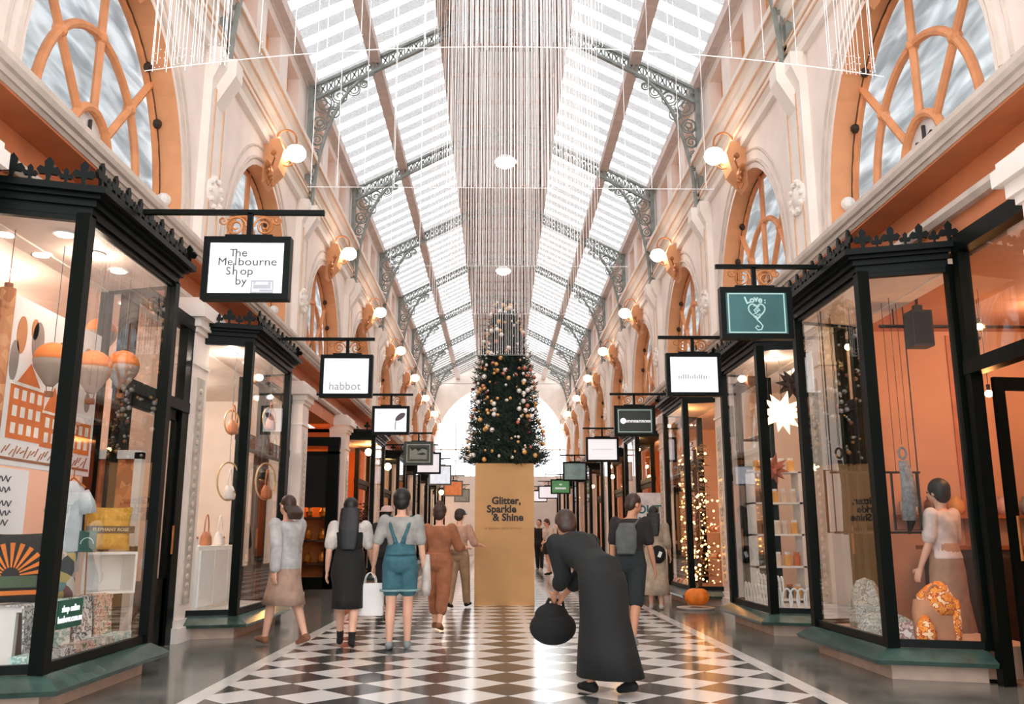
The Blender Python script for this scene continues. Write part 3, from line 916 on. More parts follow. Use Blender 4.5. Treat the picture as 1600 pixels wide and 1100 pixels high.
# recessed entrance on the gift shop side: dark screen with black blind, amber display below
b = MB()
b.box(7.2, 7.3, 15.9, 20.6, 0, 3.6).box(3.95, 7.3, 15.85, 15.95, 0, 3.6)
struct(b.flip(-1).build('wall_recess', peach))
struct(MB().box(3.9, 7.2, 15.9, 20.6, 3.86, 3.96).flip(-1).build('ceiling_recess', frieze_m))
t = thing('shop_window', 'tall dark shop screen with black roller blind and amber display in the recessed entrance', 'shop window', (-4.4, 19.8, 0), 'recessed shop screens')
b = MB(); b.box(3.66, 3.92, 19.72, 19.84, 0.0, 3.3).box(5.6, 5.8, 19.72, 19.84, 0, 3.3).box(3.66, 5.8, 19.70, 19.86, 3.1, 3.3).box(3.66, 5.8, 19.72, 19.84, 0, 0.25).box(3.66, 5.8, 19.72, 19.84, 2.92, 2.98)
b.flip(-1).build('frame', iron, t)
MB().box(3.92, 5.6, 19.76, 19.80, 1.75, 2.92).flip(-1).build('roller_blind', M('black_cloth', (24, 24, 24), 0.9), t)
MB().box(3.92, 5.6, 19.78, 19.79, 0.25, 1.75).flip(-1).build('glass_pane', glass, t)
b = MB(); b.box(3.9, 5.7, 20.42, 20.48, 0, 3.1); b.cur = 1
b.box(3.9, 5.7, 19.9, 20.42, 0.5, 0.54).box(3.9, 5.7, 19.9, 20.42, 1.0, 1.04).box(3.9, 5.7, 19.9, 20.42, 1.5, 1.54)
b.flip(-1).build('shelf', [M('amber_wood', (206, 120, 52), 0.5), M('dark_wood', (70, 44, 28), 0.5)], t)
for k in range(12):
    x, z = -4.05 - 0.3 * (k % 4), (0.542, 1.042, 1.542)[k // 4]
    y = 20.12
    t = tag(MB().lathe((x, y, z), [(0.05, 0), (0.08, 0.04), (0.09, 0.12), (0.05, 0.2), (0.06, 0.24)], 10).build('gold_vase', M('gold_ware', (226, 150, 60), 0.3, metal=0.6), origin=(x, y, z)),
            'small gold vase on the amber shelves of the recessed entrance', 'vase', 'gold vases in the recessed entrance')

# ------------------------------------------------------------------ hanging signs
def hanging_sign(s, d, label, face, frame=None, tip=1.85, root=3.1, w=0.69, h=0.53, lamp=False, cx=2.2, zt=3.49, zb=3.70):
    t = thing('hanging_sign', label, 'sign', (s * cx, d, zb), 'signs hanging over the walkway')
    MB().box(tip, root, d - 0.02, d + 0.02, zb - 0.012, zb + 0.028).flip(s).build('bar', iron, t)
    b = MB()
    b.box(cx - 0.02, cx + 0.02, d - 0.02, d + 0.02, zt, zb)
    b.box(cx - 0.19, cx + 0.19, d - 0.025, d + 0.025, zt - 0.005, zt + 0.025)
    b.flip(s).build('hanger', iron, t)
    b = MB()
    for sg in (-1, 1):
        pts = [(cx + sg * 0.02, d, zt + 0.06)]
        b.tube(spiral((cx + sg * 0.115, d, zt + 0.10), 0.085, 1.9, PI if sg > 0 else 0, -sg, 'xz', 30), 0.009, 5)
        b.tube(spiral((cx + sg * 0.22, d, zt + 0.15), 0.04, 1.2, PI if sg > 0 else 0, sg, 'xz', 12), 0.007, 5)
        b.tube([(cx + sg * 0.03, d, zt + 0.19), (cx + sg * 0.12, d, zt + 0.185), (cx + sg * 0.19, d, zt + 0.16)], 0.008, 5)
    b.flip(s).build('scroll', gilt, t)
    b = MB(); x0, x1, z0, z1 = cx - w / 2, cx + w / 2, zt - h, zt; f = 0.05
    for q in ((x0, x1, z1 - f, z1), (x0, x1, z0, z0 + f), (x0, x0 + f, z0 + f, z1 - f), (x1 - f, x1, z0 + f, z1 - f)):
        b.box(q[0], q[1], d - 0.05, d + 0.05, q[2], q[3])
    b.flip(s).build('frame', frame or iron, t)
    bd = MB().box(x0 + f, x1 - f, d - 0.035, d + 0.035, z0 + f, z1 - f).flip(s).build('board', face, t)
    return bd, s * cx, d - 0.037, (z0 + z1) / 2
ink = M('dark_grey_ink', (70, 70, 72), 0.6, var=0.0)
pale_ink = M('pale_grey_ink', (176, 176, 184), 0.6, var=0.0)
faint_ink = M('faint_grey_ink', (204, 204, 212), 0.6, var=0.0)
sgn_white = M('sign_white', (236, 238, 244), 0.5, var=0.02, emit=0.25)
# large shop name sign
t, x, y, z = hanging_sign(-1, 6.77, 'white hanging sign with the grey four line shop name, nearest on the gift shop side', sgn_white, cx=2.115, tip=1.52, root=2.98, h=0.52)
def word(body, size, dx, dz, sx=1.0):
    o = text(body, size, ink, t, (x + dx, y, z + dz), align='LEFT', sx=sx)
    o.data.align_y = 'TOP_BASELINE'
for body, sz_, dx, dz, sx in (('T', .092, -.138, .096, 1), ('he', .092, -.094, .096, 1.1), ('Me', .092, -.228, .022, 1.05), ('bourne', .092, -.068, .022, 1.16),
                              ('S', .092, -.160, -.056, 1), ('h', .092, -.108, -.056, 1.0), ('op', .092, -.047, -.056, 1.1), ('by', .092, -.082, -.137, 1.1)):
    word(body, sz_, dx, dz, sx)
MB().box(x - 0.089, x - 0.080, y - 0.004, y, z + 0.022, z + 0.155).build('lettering', ink, t)      # the tall shared strokes
MB().box(x - 0.103, x - 0.094, y - 0.004, y, z - 0.056, z + 0.04).build('lettering', ink, t)
MB().box(x - 0.076, x - 0.067, y - 0.004, y, z - 0.137, z - 0.03).build('lettering', ink, t)
b = MB(); lx, lz = x + 0.135, z - 0.155
for q in ((-.09, .09, .04, .055), (-.09, .09, -.055, -.04), (-.09, -.078, -.04, .04), (.078, .09, -.04, .04)): b.box(lx + q[0], lx + q[1], y - 0.005, y, lz + q[2], lz + q[3])
b.box(lx - 0.02, lx + 0.075, y - 0.005, y, lz - 0.036, lz - 0.022).box(lx - 0.07, lx - 0.05, y - 0.005, y, lz + 0.022, lz + 0.036).box(lx + 0.045, lx + 0.07, y - 0.005, y, lz + 0.02, lz + 0.036)
b.box(lx - 0.07, lx + 0.07, y - 0.003, y, lz - 0.015, lz + 0.017)
b.build('logo', pale_ink, t)
# second on that side
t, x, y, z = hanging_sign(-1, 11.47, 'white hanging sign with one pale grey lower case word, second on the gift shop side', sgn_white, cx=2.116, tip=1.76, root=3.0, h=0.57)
text('habbot', 0.15, pale_ink, t, (x - 0.015, y, z - 0.14), bold=0.001)
b = MB()
for q in ((-.27, .27, .20, .205), (-.27, .27, -.205, -.20), (-.27, -.265, -.2, .2), (.265, .27, -.2, .2)): b.box(x + q[0], x + q[1], y - 0.003, y, z + q[2], z + q[3])
b.build('border_line', faint_ink, t)
# pen sign
t, x, y, z = hanging_sign(-1, 16.2, 'white hanging sign with a slanting grey brush picture, third on the gift shop side', sgn_white, cx=2.1, tip=1.7, root=3.9)
b = MB()
pts = []
for i in range(9):
    u = i / 8; pts.append((x + 0.09 + 0.17 * u, y - 0.006, z + 0.0 + 0.13 * u))
b.tube(pts, [0.012, 0.03, 0.042, 0.048, 0.05, 0.05, 0.047, 0.036, 0.012], 8)
b.tube([(x + 0.10, y - 0.006, z + 0.01), (x + 0.085, y - 0.006, z - 0.1), (x + 0.09, y - 0.006, z - 0.18)], 0.007, 5)
b.v = [(p[0], y - (y - p[1]) * 0.15, p[2]) for p in b.v]
b.build('picture', M('brush_grey', (104, 96, 104), 0.7), t)
text('—', 0.07, ink, t, (x - 0.2, y, z + 0.13)); text('·················', 0.05, pale_ink, t, (x - 0.11, y, z - 0.14))
# dark green picture sign
grn = M('dark_sage_board', (82, 92, 84), 0.5)
t, x, y, z = hanging_sign(-1, 22.5, 'dark green hanging sign with pale border and a small landscape picture', grn, M('sage_frame', (58, 70, 62), 0.4), cx=2.15, tip=1.8, root=3.0, h=0.6, w=0.75)
b = MB()
for q in ((-.3, .3, .21, .23), (-.3, .3, -.23, -.21), (-.3, -.28, -.21, .21), (.28, .3, -.21, .21)): b.box(x + q[0], x + q[1], y - 0.004, y, z + q[2], z + q[3])
b.build('border_line', M('pale_sage', (196, 206, 196), 0.6), t)
b = MB().box(x - 0.22, x + 0.22, y - 0.004, y, z - 0.15, z + 0.15); b.cur = 1
b.prism([(x - 0.22, y - 0.006, z + 0.15), (x - 0.16, y - 0.006, z + 0.06), (x - 0.08, y - 0.006, z + 0.12), (x, y - 0.006, z + 0.05), (x + 0.1, y - 0.006, z + 0.12), (x + 0.22, y - 0.006, z + 0.08), (x + 0.22, y - 0.006, z + 0.15)], (0, -0.003, 0))
b.prism([(x - 0.05, y - 0.006, z - 0.02), (x + 0.12, y - 0.006, z + 0.02), (x + 0.2, y - 0.006, z - 0.02), (x + 0.1, y - 0.006, z - 0.05)], (0, -0.003, 0))
b.build('picture', [M('misty_sage', (160, 172, 162), 0.7), M('deep_sage', (52, 62, 56), 0.7)], t)
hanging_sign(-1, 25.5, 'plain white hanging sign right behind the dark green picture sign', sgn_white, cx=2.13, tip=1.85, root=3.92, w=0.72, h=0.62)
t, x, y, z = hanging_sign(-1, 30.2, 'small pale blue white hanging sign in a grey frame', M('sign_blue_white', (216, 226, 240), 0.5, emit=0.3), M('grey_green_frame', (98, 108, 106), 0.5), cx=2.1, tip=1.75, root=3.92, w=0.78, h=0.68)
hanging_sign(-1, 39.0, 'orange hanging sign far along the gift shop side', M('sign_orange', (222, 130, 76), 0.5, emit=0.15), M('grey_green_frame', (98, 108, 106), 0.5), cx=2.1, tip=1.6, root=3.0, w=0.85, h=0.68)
hanging_sign(-1, 46.0, 'grey hanging sign just past the orange one', M('sign_grey', (160, 168, 166), 0.5), M('grey_green_frame', (98, 108, 106), 0.5), cx=2.0, tip=1.6, root=3.92, w=0.8, h=0.68)

# teal sign with a heart scroll
teal = M('teal_sign', (44, 96, 98), 0.35, var=0.12, scale=2)
tline = M('pale_teal_line', (178, 216, 212), 0.5, var=0.0)
t, x, y, z = hanging_sign(1, 8.17, 'teal hanging sign with pale border and white heart scroll emblem', teal, cx=2.37, tip=2.0, root=3.0, h=0.51)
b = MB()
for q in ((-.275, .275, .185, .197), (-.275, .275, -.197, -.185), (-.275, -.263, -.185, .185), (.263, .275, -.185, .185)): b.box(x + q[0], x + q[1], y - 0.004, y, z + q[2], z + q[3])
b.build('border_line', tline, t)
for ch, dx, dz, rz, sz in (('L', -0.085, 0.125, 0.35, 0.10), ('o', -0.04, 0.13, 0.12, 0.085), ('v', 0.0, 0.14, 0.0, 0.085), ('e', 0.04, 0.13, -0.2, 0.09), (':', 0.085, 0.12, 0, 0.07)):
    text(ch, sz, tline, t, (x + dx, y, z + dz), rot=(PI / 2, -rz, 0), bold=0.003)
b = MB()
hp = []
for i in range(41):
    a = 2 * PI * i / 40
    hp.append((x + 0.0055 * 16 * math.sin(a) ** 3 * 0.9, y - 0.004, z + 0.02 + 0.0055 * (13 * math.cos(a) - 5 * math.cos(2 * a) - 2 * math.cos(3 * a) - math.cos(4 * a))))
b.tube(hp[:-1], 0.008, 5, closed=True)
b.tube([(x, y - 0.004, z - 0.07), (x + 0.03, y - 0.004, z - 0.10), (x + 0.05, y - 0.004, z - 0.13), (x + 0.035, y - 0.004, z - 0.165), (x, y - 0.004, z - 0.17), (x - 0.02, y - 0.004, z - 0.145), (x + 0.0, y - 0.004, z - 0.125), (x + 0.015, y - 0.004, z - 0.14)], 0.008, 5)
for zz in (0.065, 0.025, -0.015, -0.045):
    b.tube([(x - 0.03, y - 0.004, z + zz), (x - 0.01, y - 0.004, z + zz + 0.014), (x + 0.01, y - 0.004, z + zz - 0.012), (x + 0.03, y - 0.004, z + zz + 0.006)], 0.007, 5)
b.tube(spiral((x, y - 0.004, z + 0.02), 0.03, 1.3, 0, 1, 'xz', 12), 0.006, 5)
b.build('emblem', tline, t)
t, x, y, z = hanging_sign(1, 11.3, 'white hanging sign with a faint grey line of small capitals, behind the teal sign', sgn_white, cx=2.45, tip=2.0, root=3.0, h=0.57, w=0.72)
text('····················', 0.055, faint_ink, t, (x, y, z - 0.12)); text('ıılllıılıllıı', 0.085, pale_ink, t, (x - 0.02, y, z - 0.03), sx=1.6); text('ˇ', 0.1, faint_ink, t, (x, y, z + 0.1))
dkg = M('black_green_board', (30, 40, 36), 0.4)
t, x, y, z = hanging_sign(1, 16.07, 'black green hanging sign with white border and one white band of lettering', dkg, cx=2.4, tip=1.95, root=3.0, h=0.57, w=0.76)
b = MB()
for q in ((-.31, .31, .195, .21), (-.31, .31, -.21, -.195), (-.31, -.295, -.195, .195), (.295, .31, -.195, .195)): b.box(x + q[0], x + q[1], y - 0.004, y, z + q[2], z + q[3])
b.build('border_line', tline, t)
b = MB().lathe((x - 0.215, y, z), [(0.055, -0.004), (0.055, 0)], 16, 'y'); b.build('logo', sgn_white, t)
text('ııınnııannnııı', 0.09, sgn_white, t, (x + 0.05, y, z + 0.0), sx=1.15, bold=0.002)
t, x, y, z = hanging_sign(1, 21.4, 'white hanging sign with a thin pale line of script, fourth on the teal sign side', sgn_white, cx=2.42, tip=1.95, root=3.0, h=0.6, w=0.8)
b = MB().tube([(x - 0.26 + 0.02 * i, y - 0.003, z + 0.012 * math.sin(i * 1.9)) for i in range(27)], 0.004, 4); b.build('lettering', pale_ink, t)
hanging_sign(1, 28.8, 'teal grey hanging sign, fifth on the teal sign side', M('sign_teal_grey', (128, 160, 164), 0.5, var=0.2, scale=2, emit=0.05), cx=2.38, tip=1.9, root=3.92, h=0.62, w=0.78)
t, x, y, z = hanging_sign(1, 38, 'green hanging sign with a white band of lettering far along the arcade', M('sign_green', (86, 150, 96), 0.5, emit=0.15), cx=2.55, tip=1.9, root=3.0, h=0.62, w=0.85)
text('nınnııın', 0.16, sgn_white, t, (x, y, z - 0.06), bold=0.004); text('ıııı', 0.14, sgn_white, t, (x, y, z + 0.1), bold=0.003)
hanging_sign(1, 43.0, 'white hanging sign behind the green one', sgn_white, cx=2.3, tip=1.8, root=3.0, h=0.62, w=0.95)
hanging_sign(1, 47.5, 'last white hanging sign before the end wall', sgn_white, cx=2.0, tip=1.6, root=3.0, h=0.62, w=1.0)
# ------------------------------------------------------------------ lamps inside the shops
SOFT = (255, 230, 208)
for x, y, e, c in ((-3.44, 6.95, 5, SOFT), (-4.7, 7.6, 20, SOFT), (-5.4, 8.5, 22, SOFT), (-3.5, 11.0, 6, COOL), (-4.6, 11.5, 34, COOL), (-5.4, 13.4, 34, COOL),
                   (5.0, 6.4, 15, (255, 220, 186)), (5.6, 8.6, 19, (255, 220, 186)), (3.5, 11.2, 4, SOFT), (4.6, 12.4, 28, SOFT), (4.7, 16.4, 45, AMBER), (-4.6, 22.6, 70, AMBER)):
    light('shop_light', (x, y, 3.33), e, c, 0.05)
light('shop_light', (-4.6, 20.2, 2.3), 20, AMBER, 0.06)
for i in range(5):
    light('shop_light', (-4.6, 28.2 + P * i, 3.3), 55, WARM, 0.06)
    light('shop_light', (4.6, 22.2 + P * i, 3.3), 60, AMBER, 0.06)
# ================================================================== the tree on its tall box
TY = 15.7
tan_box = M('tan_kraft_board', (206, 158, 104), 0.7, var=0.06, scale=1.5)
t = thing('tree_stand', 'tall tan box with bold black festive lettering under the Christmas tree', 'stand', (0, TY, 0))
bx = MB().box(-0.505, 0.505, TY - 0.5, TY + 0.5, 0, 2.36).build('box', tan_box, t)
blk = M('black_ink', (36, 28, 24), 0.6, var=0)
f = TY - 0.503
for body, x, z, sz in (('Glitter,', 0.03, 1.72, 0.17), ('Sparkle', -0.05, 1.58, 0.17), ('& Shine', 0.06, 1.44, 0.17)):
    text(body, sz, blk, bx, (x, f, z), bold=0.0055, sx=1.0)
text('A  ROYAL  GIFT  WITHIN', 0.035, M('faded_brown_ink', (150, 104, 60), 0.7), bx, (-0.02, f, 1.26), sx=1.6)

def tree_r(z):
    k = [(2.3, 0.60), (2.5, 0.68), (2.9, 0.60), (3.4, 0.545), (3.9, 0.50), (4.3, 0.42), (4.7, 0.33), (5.05, 0.25), (5.3, 0.17), (5.45, 0.04)]
    for (a, r0), (b, r1) in zip(k, k[1:]):
        if z <= b: return r0 + (r1 - r0) * (z - a) / (b - a)
    return 0.03
t = thing('christmas_tree', 'tall dark green Christmas tree covered in baubles on the tan box', 'Christmas tree', (0, TY, 2.36))
TREE = t
MB().lathe((0, TY, 2.36), [(0.06, 0), (0.05, 1.5), (0.015, 3.0)], 8).build('trunk', M('tree_bark', (70, 52, 38), 0.9), t)
rr = random.Random(3)
needle = M('dark_green_needles', (26, 46, 34), 0.7, var=0.45, scale=9)
b = MB()
for i in range(2000):
    z = 2.42 + 2.97 * (1 - (1 - rr.random()) ** 0.75) if i > 90 else 2.42 + rr.random() * 0.2
    a = rr.uniform(0, 2 * PI); ro = tree_r(z) * rr.uniform(0.84, 1.22) + (0.08 if i < 90 else 0)
    L = min(0.30, ro * 0.8)
    d = Vector((math.cos(a), math.sin(a), rr.uniform(-0.10, 0.45))).normalized()
    tip = Vector((ro * math.cos(a), TY + ro * math.sin(a), z)); base = tip - d * L
    b.tube([base, tip], [0.010, 0.003], 3)
    side = d.cross(Vector((0, 0, 1))).normalized(); up = side.cross(d)
    for q in range(9):
        u = (q + 0.6) / 9; o = base + d * (L * u)
        aa = q * 2.4; w = (side * math.cos(aa) + up * math.sin(aa)) * 0.075 + d * 0.05
        n = w.cross(d).normalized() * 0.012
        b.add([tuple(o - n), tuple(o + n), tuple(o + w), tuple(o + d * 0.012)], [(0, 1, 2), (0, 2, 3), (1, 3, 2), (0, 3, 1)])
b.lathe((0, TY, 2.37), [(0.45, 0), (0.42, 0.8), (0.33, 1.6), (0.22, 2.3), (0.08, 2.9)], 12)
b.build('foliage', needle, t)
# baubles: every one its own thing
kinds = [('silver', 'silver white bauble among the dark tree branches', M('silver_bauble', (244, 238, 230), 0.22, metal=0.35, var=0.02), 128),
         ('gold', 'amber gold bauble among the dark tree branches', M('gold_bauble', (232, 176, 110), 0.22, metal=0.4, var=0.02), 84),
         ('copper', 'copper pink bauble among the dark tree branches', M('copper_bauble', (206, 128, 104), 0.25, metal=0.4, var=0.02), 48),
         ('red', 'small wine red bauble among the dark tree branches', M('wine_bauble', (120, 42, 44), 0.25, metal=0.3, var=0.02), 18)]
for nm, lab, m, cnt in kinds:
    protos = []
    for i in range(cnt):
        z = 2.42 + 2.95 * (1 - (1 - rr.random()) ** 0.7); a = rr.uniform(-PI * 0.97, -0.03 * PI) if rr.random() < 0.9 else rr.uniform(0, PI)
        ro = tree_r(z) * rr.uniform(1.02, 1.16); p = (ro * math.cos(a), TY + ro * math.sin(a), z)
        big = i % 3
        r = {'silver': (0.044, 0.028, 0.020), 'gold': (0.042, 0.030, 0.022), 'copper': (0.038, 0.030, 0.022), 'red': (0.028, 0.028, 0.024)}[nm][big]
        if i < 3:
            o = MB().ball(p, r, 12, 8).build('bauble', m, origin=p, smooth=True)
            tag(o, lab, 'bauble', nm + ' baubles on the Christmas tree'); protos.append(o)
        else:
            o = protos[big].copy(); COL.objects.link(o); o.location = p
# pumpkin by the third window, on a flat tray
p = at(1090, 957, 14.4); px, py = p.x, p.y
t = thing('pumpkin', 'round orange pumpkin on the floor beside the fairy light window', 'pumpkin', (px, py, 0.035))
b = MB(); n = 40; prof = []
rings = []
for i in range(1, 14):
    th = PI * i / 14
    rings.append([(px + 0.20 * math.sin(th) * (1 - 0.10 * abs(math.sin(5 * 2 * PI * k / n))) * math.cos(2 * PI * k / n),
                   py + 0.20 * math.sin(th) * (1 - 0.10 * abs(math.sin(5 * 2 * PI * k / n))) * math.sin(2 * PI * k / n),
                   0.035 + 0.155 - 0.155 * math.cos(th) * (1 - 0.2 * (math.cos(th) ** 8))) for k in range(n)])
b.loft(rings).build('body', M('pumpkin_orange', (240, 124, 28), 0.5, var=0.12), t, smooth=True)
MB().tube([(px, py, 0.28), (px + 0.01, py, 0.34), (px + 0.035, py, 0.375)], [0.03, 0.02, 0.018], 7).build('stem', M('pumpkin_stem', (112, 96, 50), 0.8), t)
tag(MB().lathe((px - 0.03, py - 0.02, 0.0), [(0.28, 0), (0.30, 0.02), (0.30, 0.034), (0.27, 0.03)], 24).build('tray', M('pale_tray', (186, 176, 164), 0.5), origin=(px, py, 0)),
    'flat pale round tray under the orange pumpkin', 'tray')
# ================================================================== goods in the shop windows
def cushion(c, w, h, th, mat, name, label, cat='cushion', rz=0.0, tilt=0.0, band=None, group=None):
    """square puffed cushion standing on its lower edge; face looks along -y before turning"""
    n = 14; v = []; f = []
    def P3(u, vv, s):
        e = (1 - abs(u) ** 3.0) * (1 - abs(vv) ** 3.0)
        pin = 1 - 0.07 * (1 - abs(vv) ** 2) * abs(u) ** 3 * 0 - 0.06 * (1 - vv * vv) * (abs(u) ** 4)
        pin2 = 1 - 0.06 * (1 - u * u) * (abs(vv) ** 4)
        return (u * w / 2 * pin, s * th / 2 * max(e, 0) ** 0.6, vv * h / 2 * pin2)
    for s in (-1, 1):
        for i in range(n + 1):
            for j in range(n + 1):
                v.append(P3(-1 + 2 * i / n, -1 + 2 * j / n, s))
    m = (n + 1) ** 2
    for s in (0, 1):
        for i in range(n):
            for j in range(n):
                q = [s * m + i * (n + 1) + j, s * m + (i + 1) * (n + 1) + j, s * m + (i + 1) * (n + 1) + j + 1, s * m + i * (n + 1) + j + 1]
                f.append(q if s == 0 else q[::-1])
    b = MB().add(v, f)
    me = b.build(name, mat, smooth=True)
    me.location = (c[0], c[1], c[2] + h / 2); me.rotation_euler = (tilt, 0, rz)
    BASE[me.name] = Vector((0, 0, 0))
    tag(me, label, cat, group)
    return me

def folded(c, sx, sy, sz, mat, label, layers=3, group=None):
    b = MB()
    for k in range(layers):
        z0 = c[2] + sz * k / layers; z1 = z0 + sz / layers * 0.96
        prof = []
        for i in range(7):
            a = PI / 2 + PI * i / 6; h = (z1 - z0) / 2
            prof.append((c[0] - sx / 2 + h + h * math.cos(a), c[1] - sy / 2, (z0 + z1) / 2 + h * math.sin(a)))
        prof = [(c[0] + sx / 2, c[1] - sy / 2, z1)] + prof + [(c[0] + sx / 2, c[1] - sy / 2, z0)]
        b.prism(prof, (0, sy, 0))
    return tag(b.build('folded_towel', mat, origin=c), label, 'towel', group)

def person_free_shirt(c, rz, mat, label, w=0.2, h=0.6):
    t = thing('hanging_shirt', label, 'shirt', c)
    b = MB(); x, y, z = c
    rings = []
    for u, ww, dd in ((0, 0.46, 0.09), (0.25, 0.44, 0.10), (0.6, 0.43, 0.10), (0.8, 0.44, 0.09), (0.92, 0.40, 0.08), (1.0, 0.16, 0.06)):
        rings.append([(x + ww * w / 0.46 * 0.5 * math.cos(2 * PI * k / 16), y + dd * 0.5 * math.sin(2 * PI * k / 16), z - h + h * u) for k in range(16)])
    b.loft(rings)
    for sg in (-1, 1): b.tube([(x + sg * w * 0.36, y, z - 0.08), (x + sg * w * 0.55, y, z - 0.18), (x + sg * w * 0.62, y, z - 0.26)], [0.05, 0.07, 0.075], 10)
    c0 = Vector(c); M3 = Matrix.Rotation(rz, 3, 'Z')
    b.v = [tuple(c0 + M3 @ (Vector(p) - c0)) for p in b.v]
    b.build('cloth', mat, t, smooth=True)
    MB().tube([(x - 0.1, y, z - 0.05), (x, y, z + 0.03), (x + 0.1, y, z - 0.05)], 0.008, 5).tube([(x, y, z + 0.03), (x, y, z + 0.1), (x + 0.03, y, z + 0.12)], 0.005, 5).build('hanger', gilt, t)
    return t

def ceil_at(x): return 3.415 if abs(x) < 3.96 else 3.5
# ---------------------------------------------------------------- gift shop window
platform(-1, 6.15, 7.9, (206, 190, 176), 'gift')
t = thing('display_table', 'low white display step behind the gift shop glass', 'display table', (-3.8, 7.0, 0.27))
MB().box(-4.3, -3.36, 6.3, 7.75, 0.63, 0.67).build('top', white_m, t)
for y0 in (6.3, 7.0, 7.71): MB().box(-4.28, -3.4, y0, y0 + 0.04, 0.27, 0.63).build('panel', white_m, t)
downlights(-1, [(3.88, 6.45), (3.86, 6.95), (3.43, 6.45), (3.42, 6.93), (3.42, 7.4), (3.95, 8.84), (4.7, 7.6), (5.4, 8.4), (4.6, 6.2)], 'gift shop')
# big printed panel: orange old building with balloons above
t = thing('poster_panel', 'tall white printed poster of an orange old building with balloons, in the gift shop window', 'poster', (-3.78, 7.2, 1.66))
xf = -3.76
MB().box(-3.80, xf, 6.45, 7.95, 1.66, 2.94).build('board', M('poster_white', (240, 238, 238), 0.6, var=0.01), t)
PB = t.children[0] if t.children else t
org, wht, brn, gry = M('print_orange', (222, 118, 48), 0.7), M('print_white', (244, 236, 226), 0.7), M('print_brown', (150, 92, 60), 0.7), M('print_grey', (150, 138, 130), 0.7)
b = MB(); b.cur = 0
b.box(xf, xf + .004, 6.55, 7.05, 1.86, 2.28).box(xf, xf + .004, 7.05, 7.9, 1.84, 2.12)
b.prism([(xf, 6.62, 2.28), (xf, 6.98, 2.28), (xf, 6.80, 2.46)], (.004, 0, 0)).prism([(xf, 7.05, 2.12), (xf, 7.35, 2.12), (xf, 7.20, 2.34)], (.004, 0, 0))
b.cur = 1
for i in range(4):
    for j in range(3):
        b.box(xf + .004, xf + .007, 6.60 + i * .115, 6.66 + i * .115, 1.90 + j * .13, 1.98 + j * .13)
for i in range(7):
    for j in range(2):
        b.box(xf + .004, xf + .007, 7.10 + i * .115, 7.16 + i * .115, 1.88 + j * .12, 1.96 + j * .12)
b.box(xf + .004, xf + .008, 6.53, 7.07, 2.265, 2.29).box(xf + .004, xf + .008, 7.04, 7.92, 2.11, 2.13)
b.cur = 2
b.box(xf, xf + .006, 6.5, 7.92, 1.70, 1.72)
for i in range(26):
    b.tube([(xf + .004, 6.52 + i * .052, 1.745 + .02 * math.sin(i * 1.7)), (xf + .004, 6.57 + i * .052, 1.80 + .02 * math.sin(i * 2.3))], 0.006, 4)
b.build('picture', [org, wht, brn], PB)
b = MB()
for (y, z, ry, rz, ci) in ((6.62, 2.66, .07, .14, 0), (6.55, 2.45, .06, .15, 1), (6.86, 2.66, .09, .15, 1), (6.80, 2.74, .05, .08, 0), (7.25, 2.60, .09, .13, 0), (7.5, 2.45, .08, .14, 1), (7.72, 2.65, .09, .13, 0), (7.78, 2.3, .05, .08, 1)):
    b.cur = ci
    b.prism([(xf, y + ry * math.cos(2 * PI * k / 20), z + rz * math.sin(2 * PI * k / 20) * (1 if math.sin(2 * PI * k / 20) > 0 else 1.1)) for k in range(20)], (.005, 0, 0))
b.build('balloon_print', [M('print_tan', (196, 136, 88), 0.7), gry], PB)
# lower poster: script over a city sketch
t = thing('city_poster', 'white poster with black script and a small city skyline sketch, below the orange building poster', 'poster', (-3.78, 6.6, 1.0))
MB().box(-3.80, xf, 6.06, 6.95, 0.98, 1.64).build('board', M('poster_white', (240, 238, 238), 0.6, var=0.01), t)
b = MB()
for row, (z, y0, y1) in enumerate(((1.56, 6.1, 6.7), (1.48, 6.3, 6.7), (1.38, 6.5, 6.75), (1.31, 6.52, 6.74), (1.24, 6.5, 6.72))):
    y = y0; q = []
    while y < y1:
        q.append((xf + .004, y, z + 0.022 * math.sin(y * 97 + row))); y += 0.018
    b.tube(q, 0.005, 4)
for (y, w, h) in ((6.15, .05, .32), (6.22, .07, .14), (6.30, .05, .24), (6.36, .09, .12), (6.46, .06, .1), (6.06, .05, .12)):
    b.prism([(xf, y - w / 2, 1.03), (xf, y + w / 2, 1.03), (xf, y + w / 2, 1.03 + h * .8), (xf, y, 1.03 + h), (xf, y - w / 2, 1.03 + h * .8)], (.004, 0, 0))
b.build('drawing', ink, t)
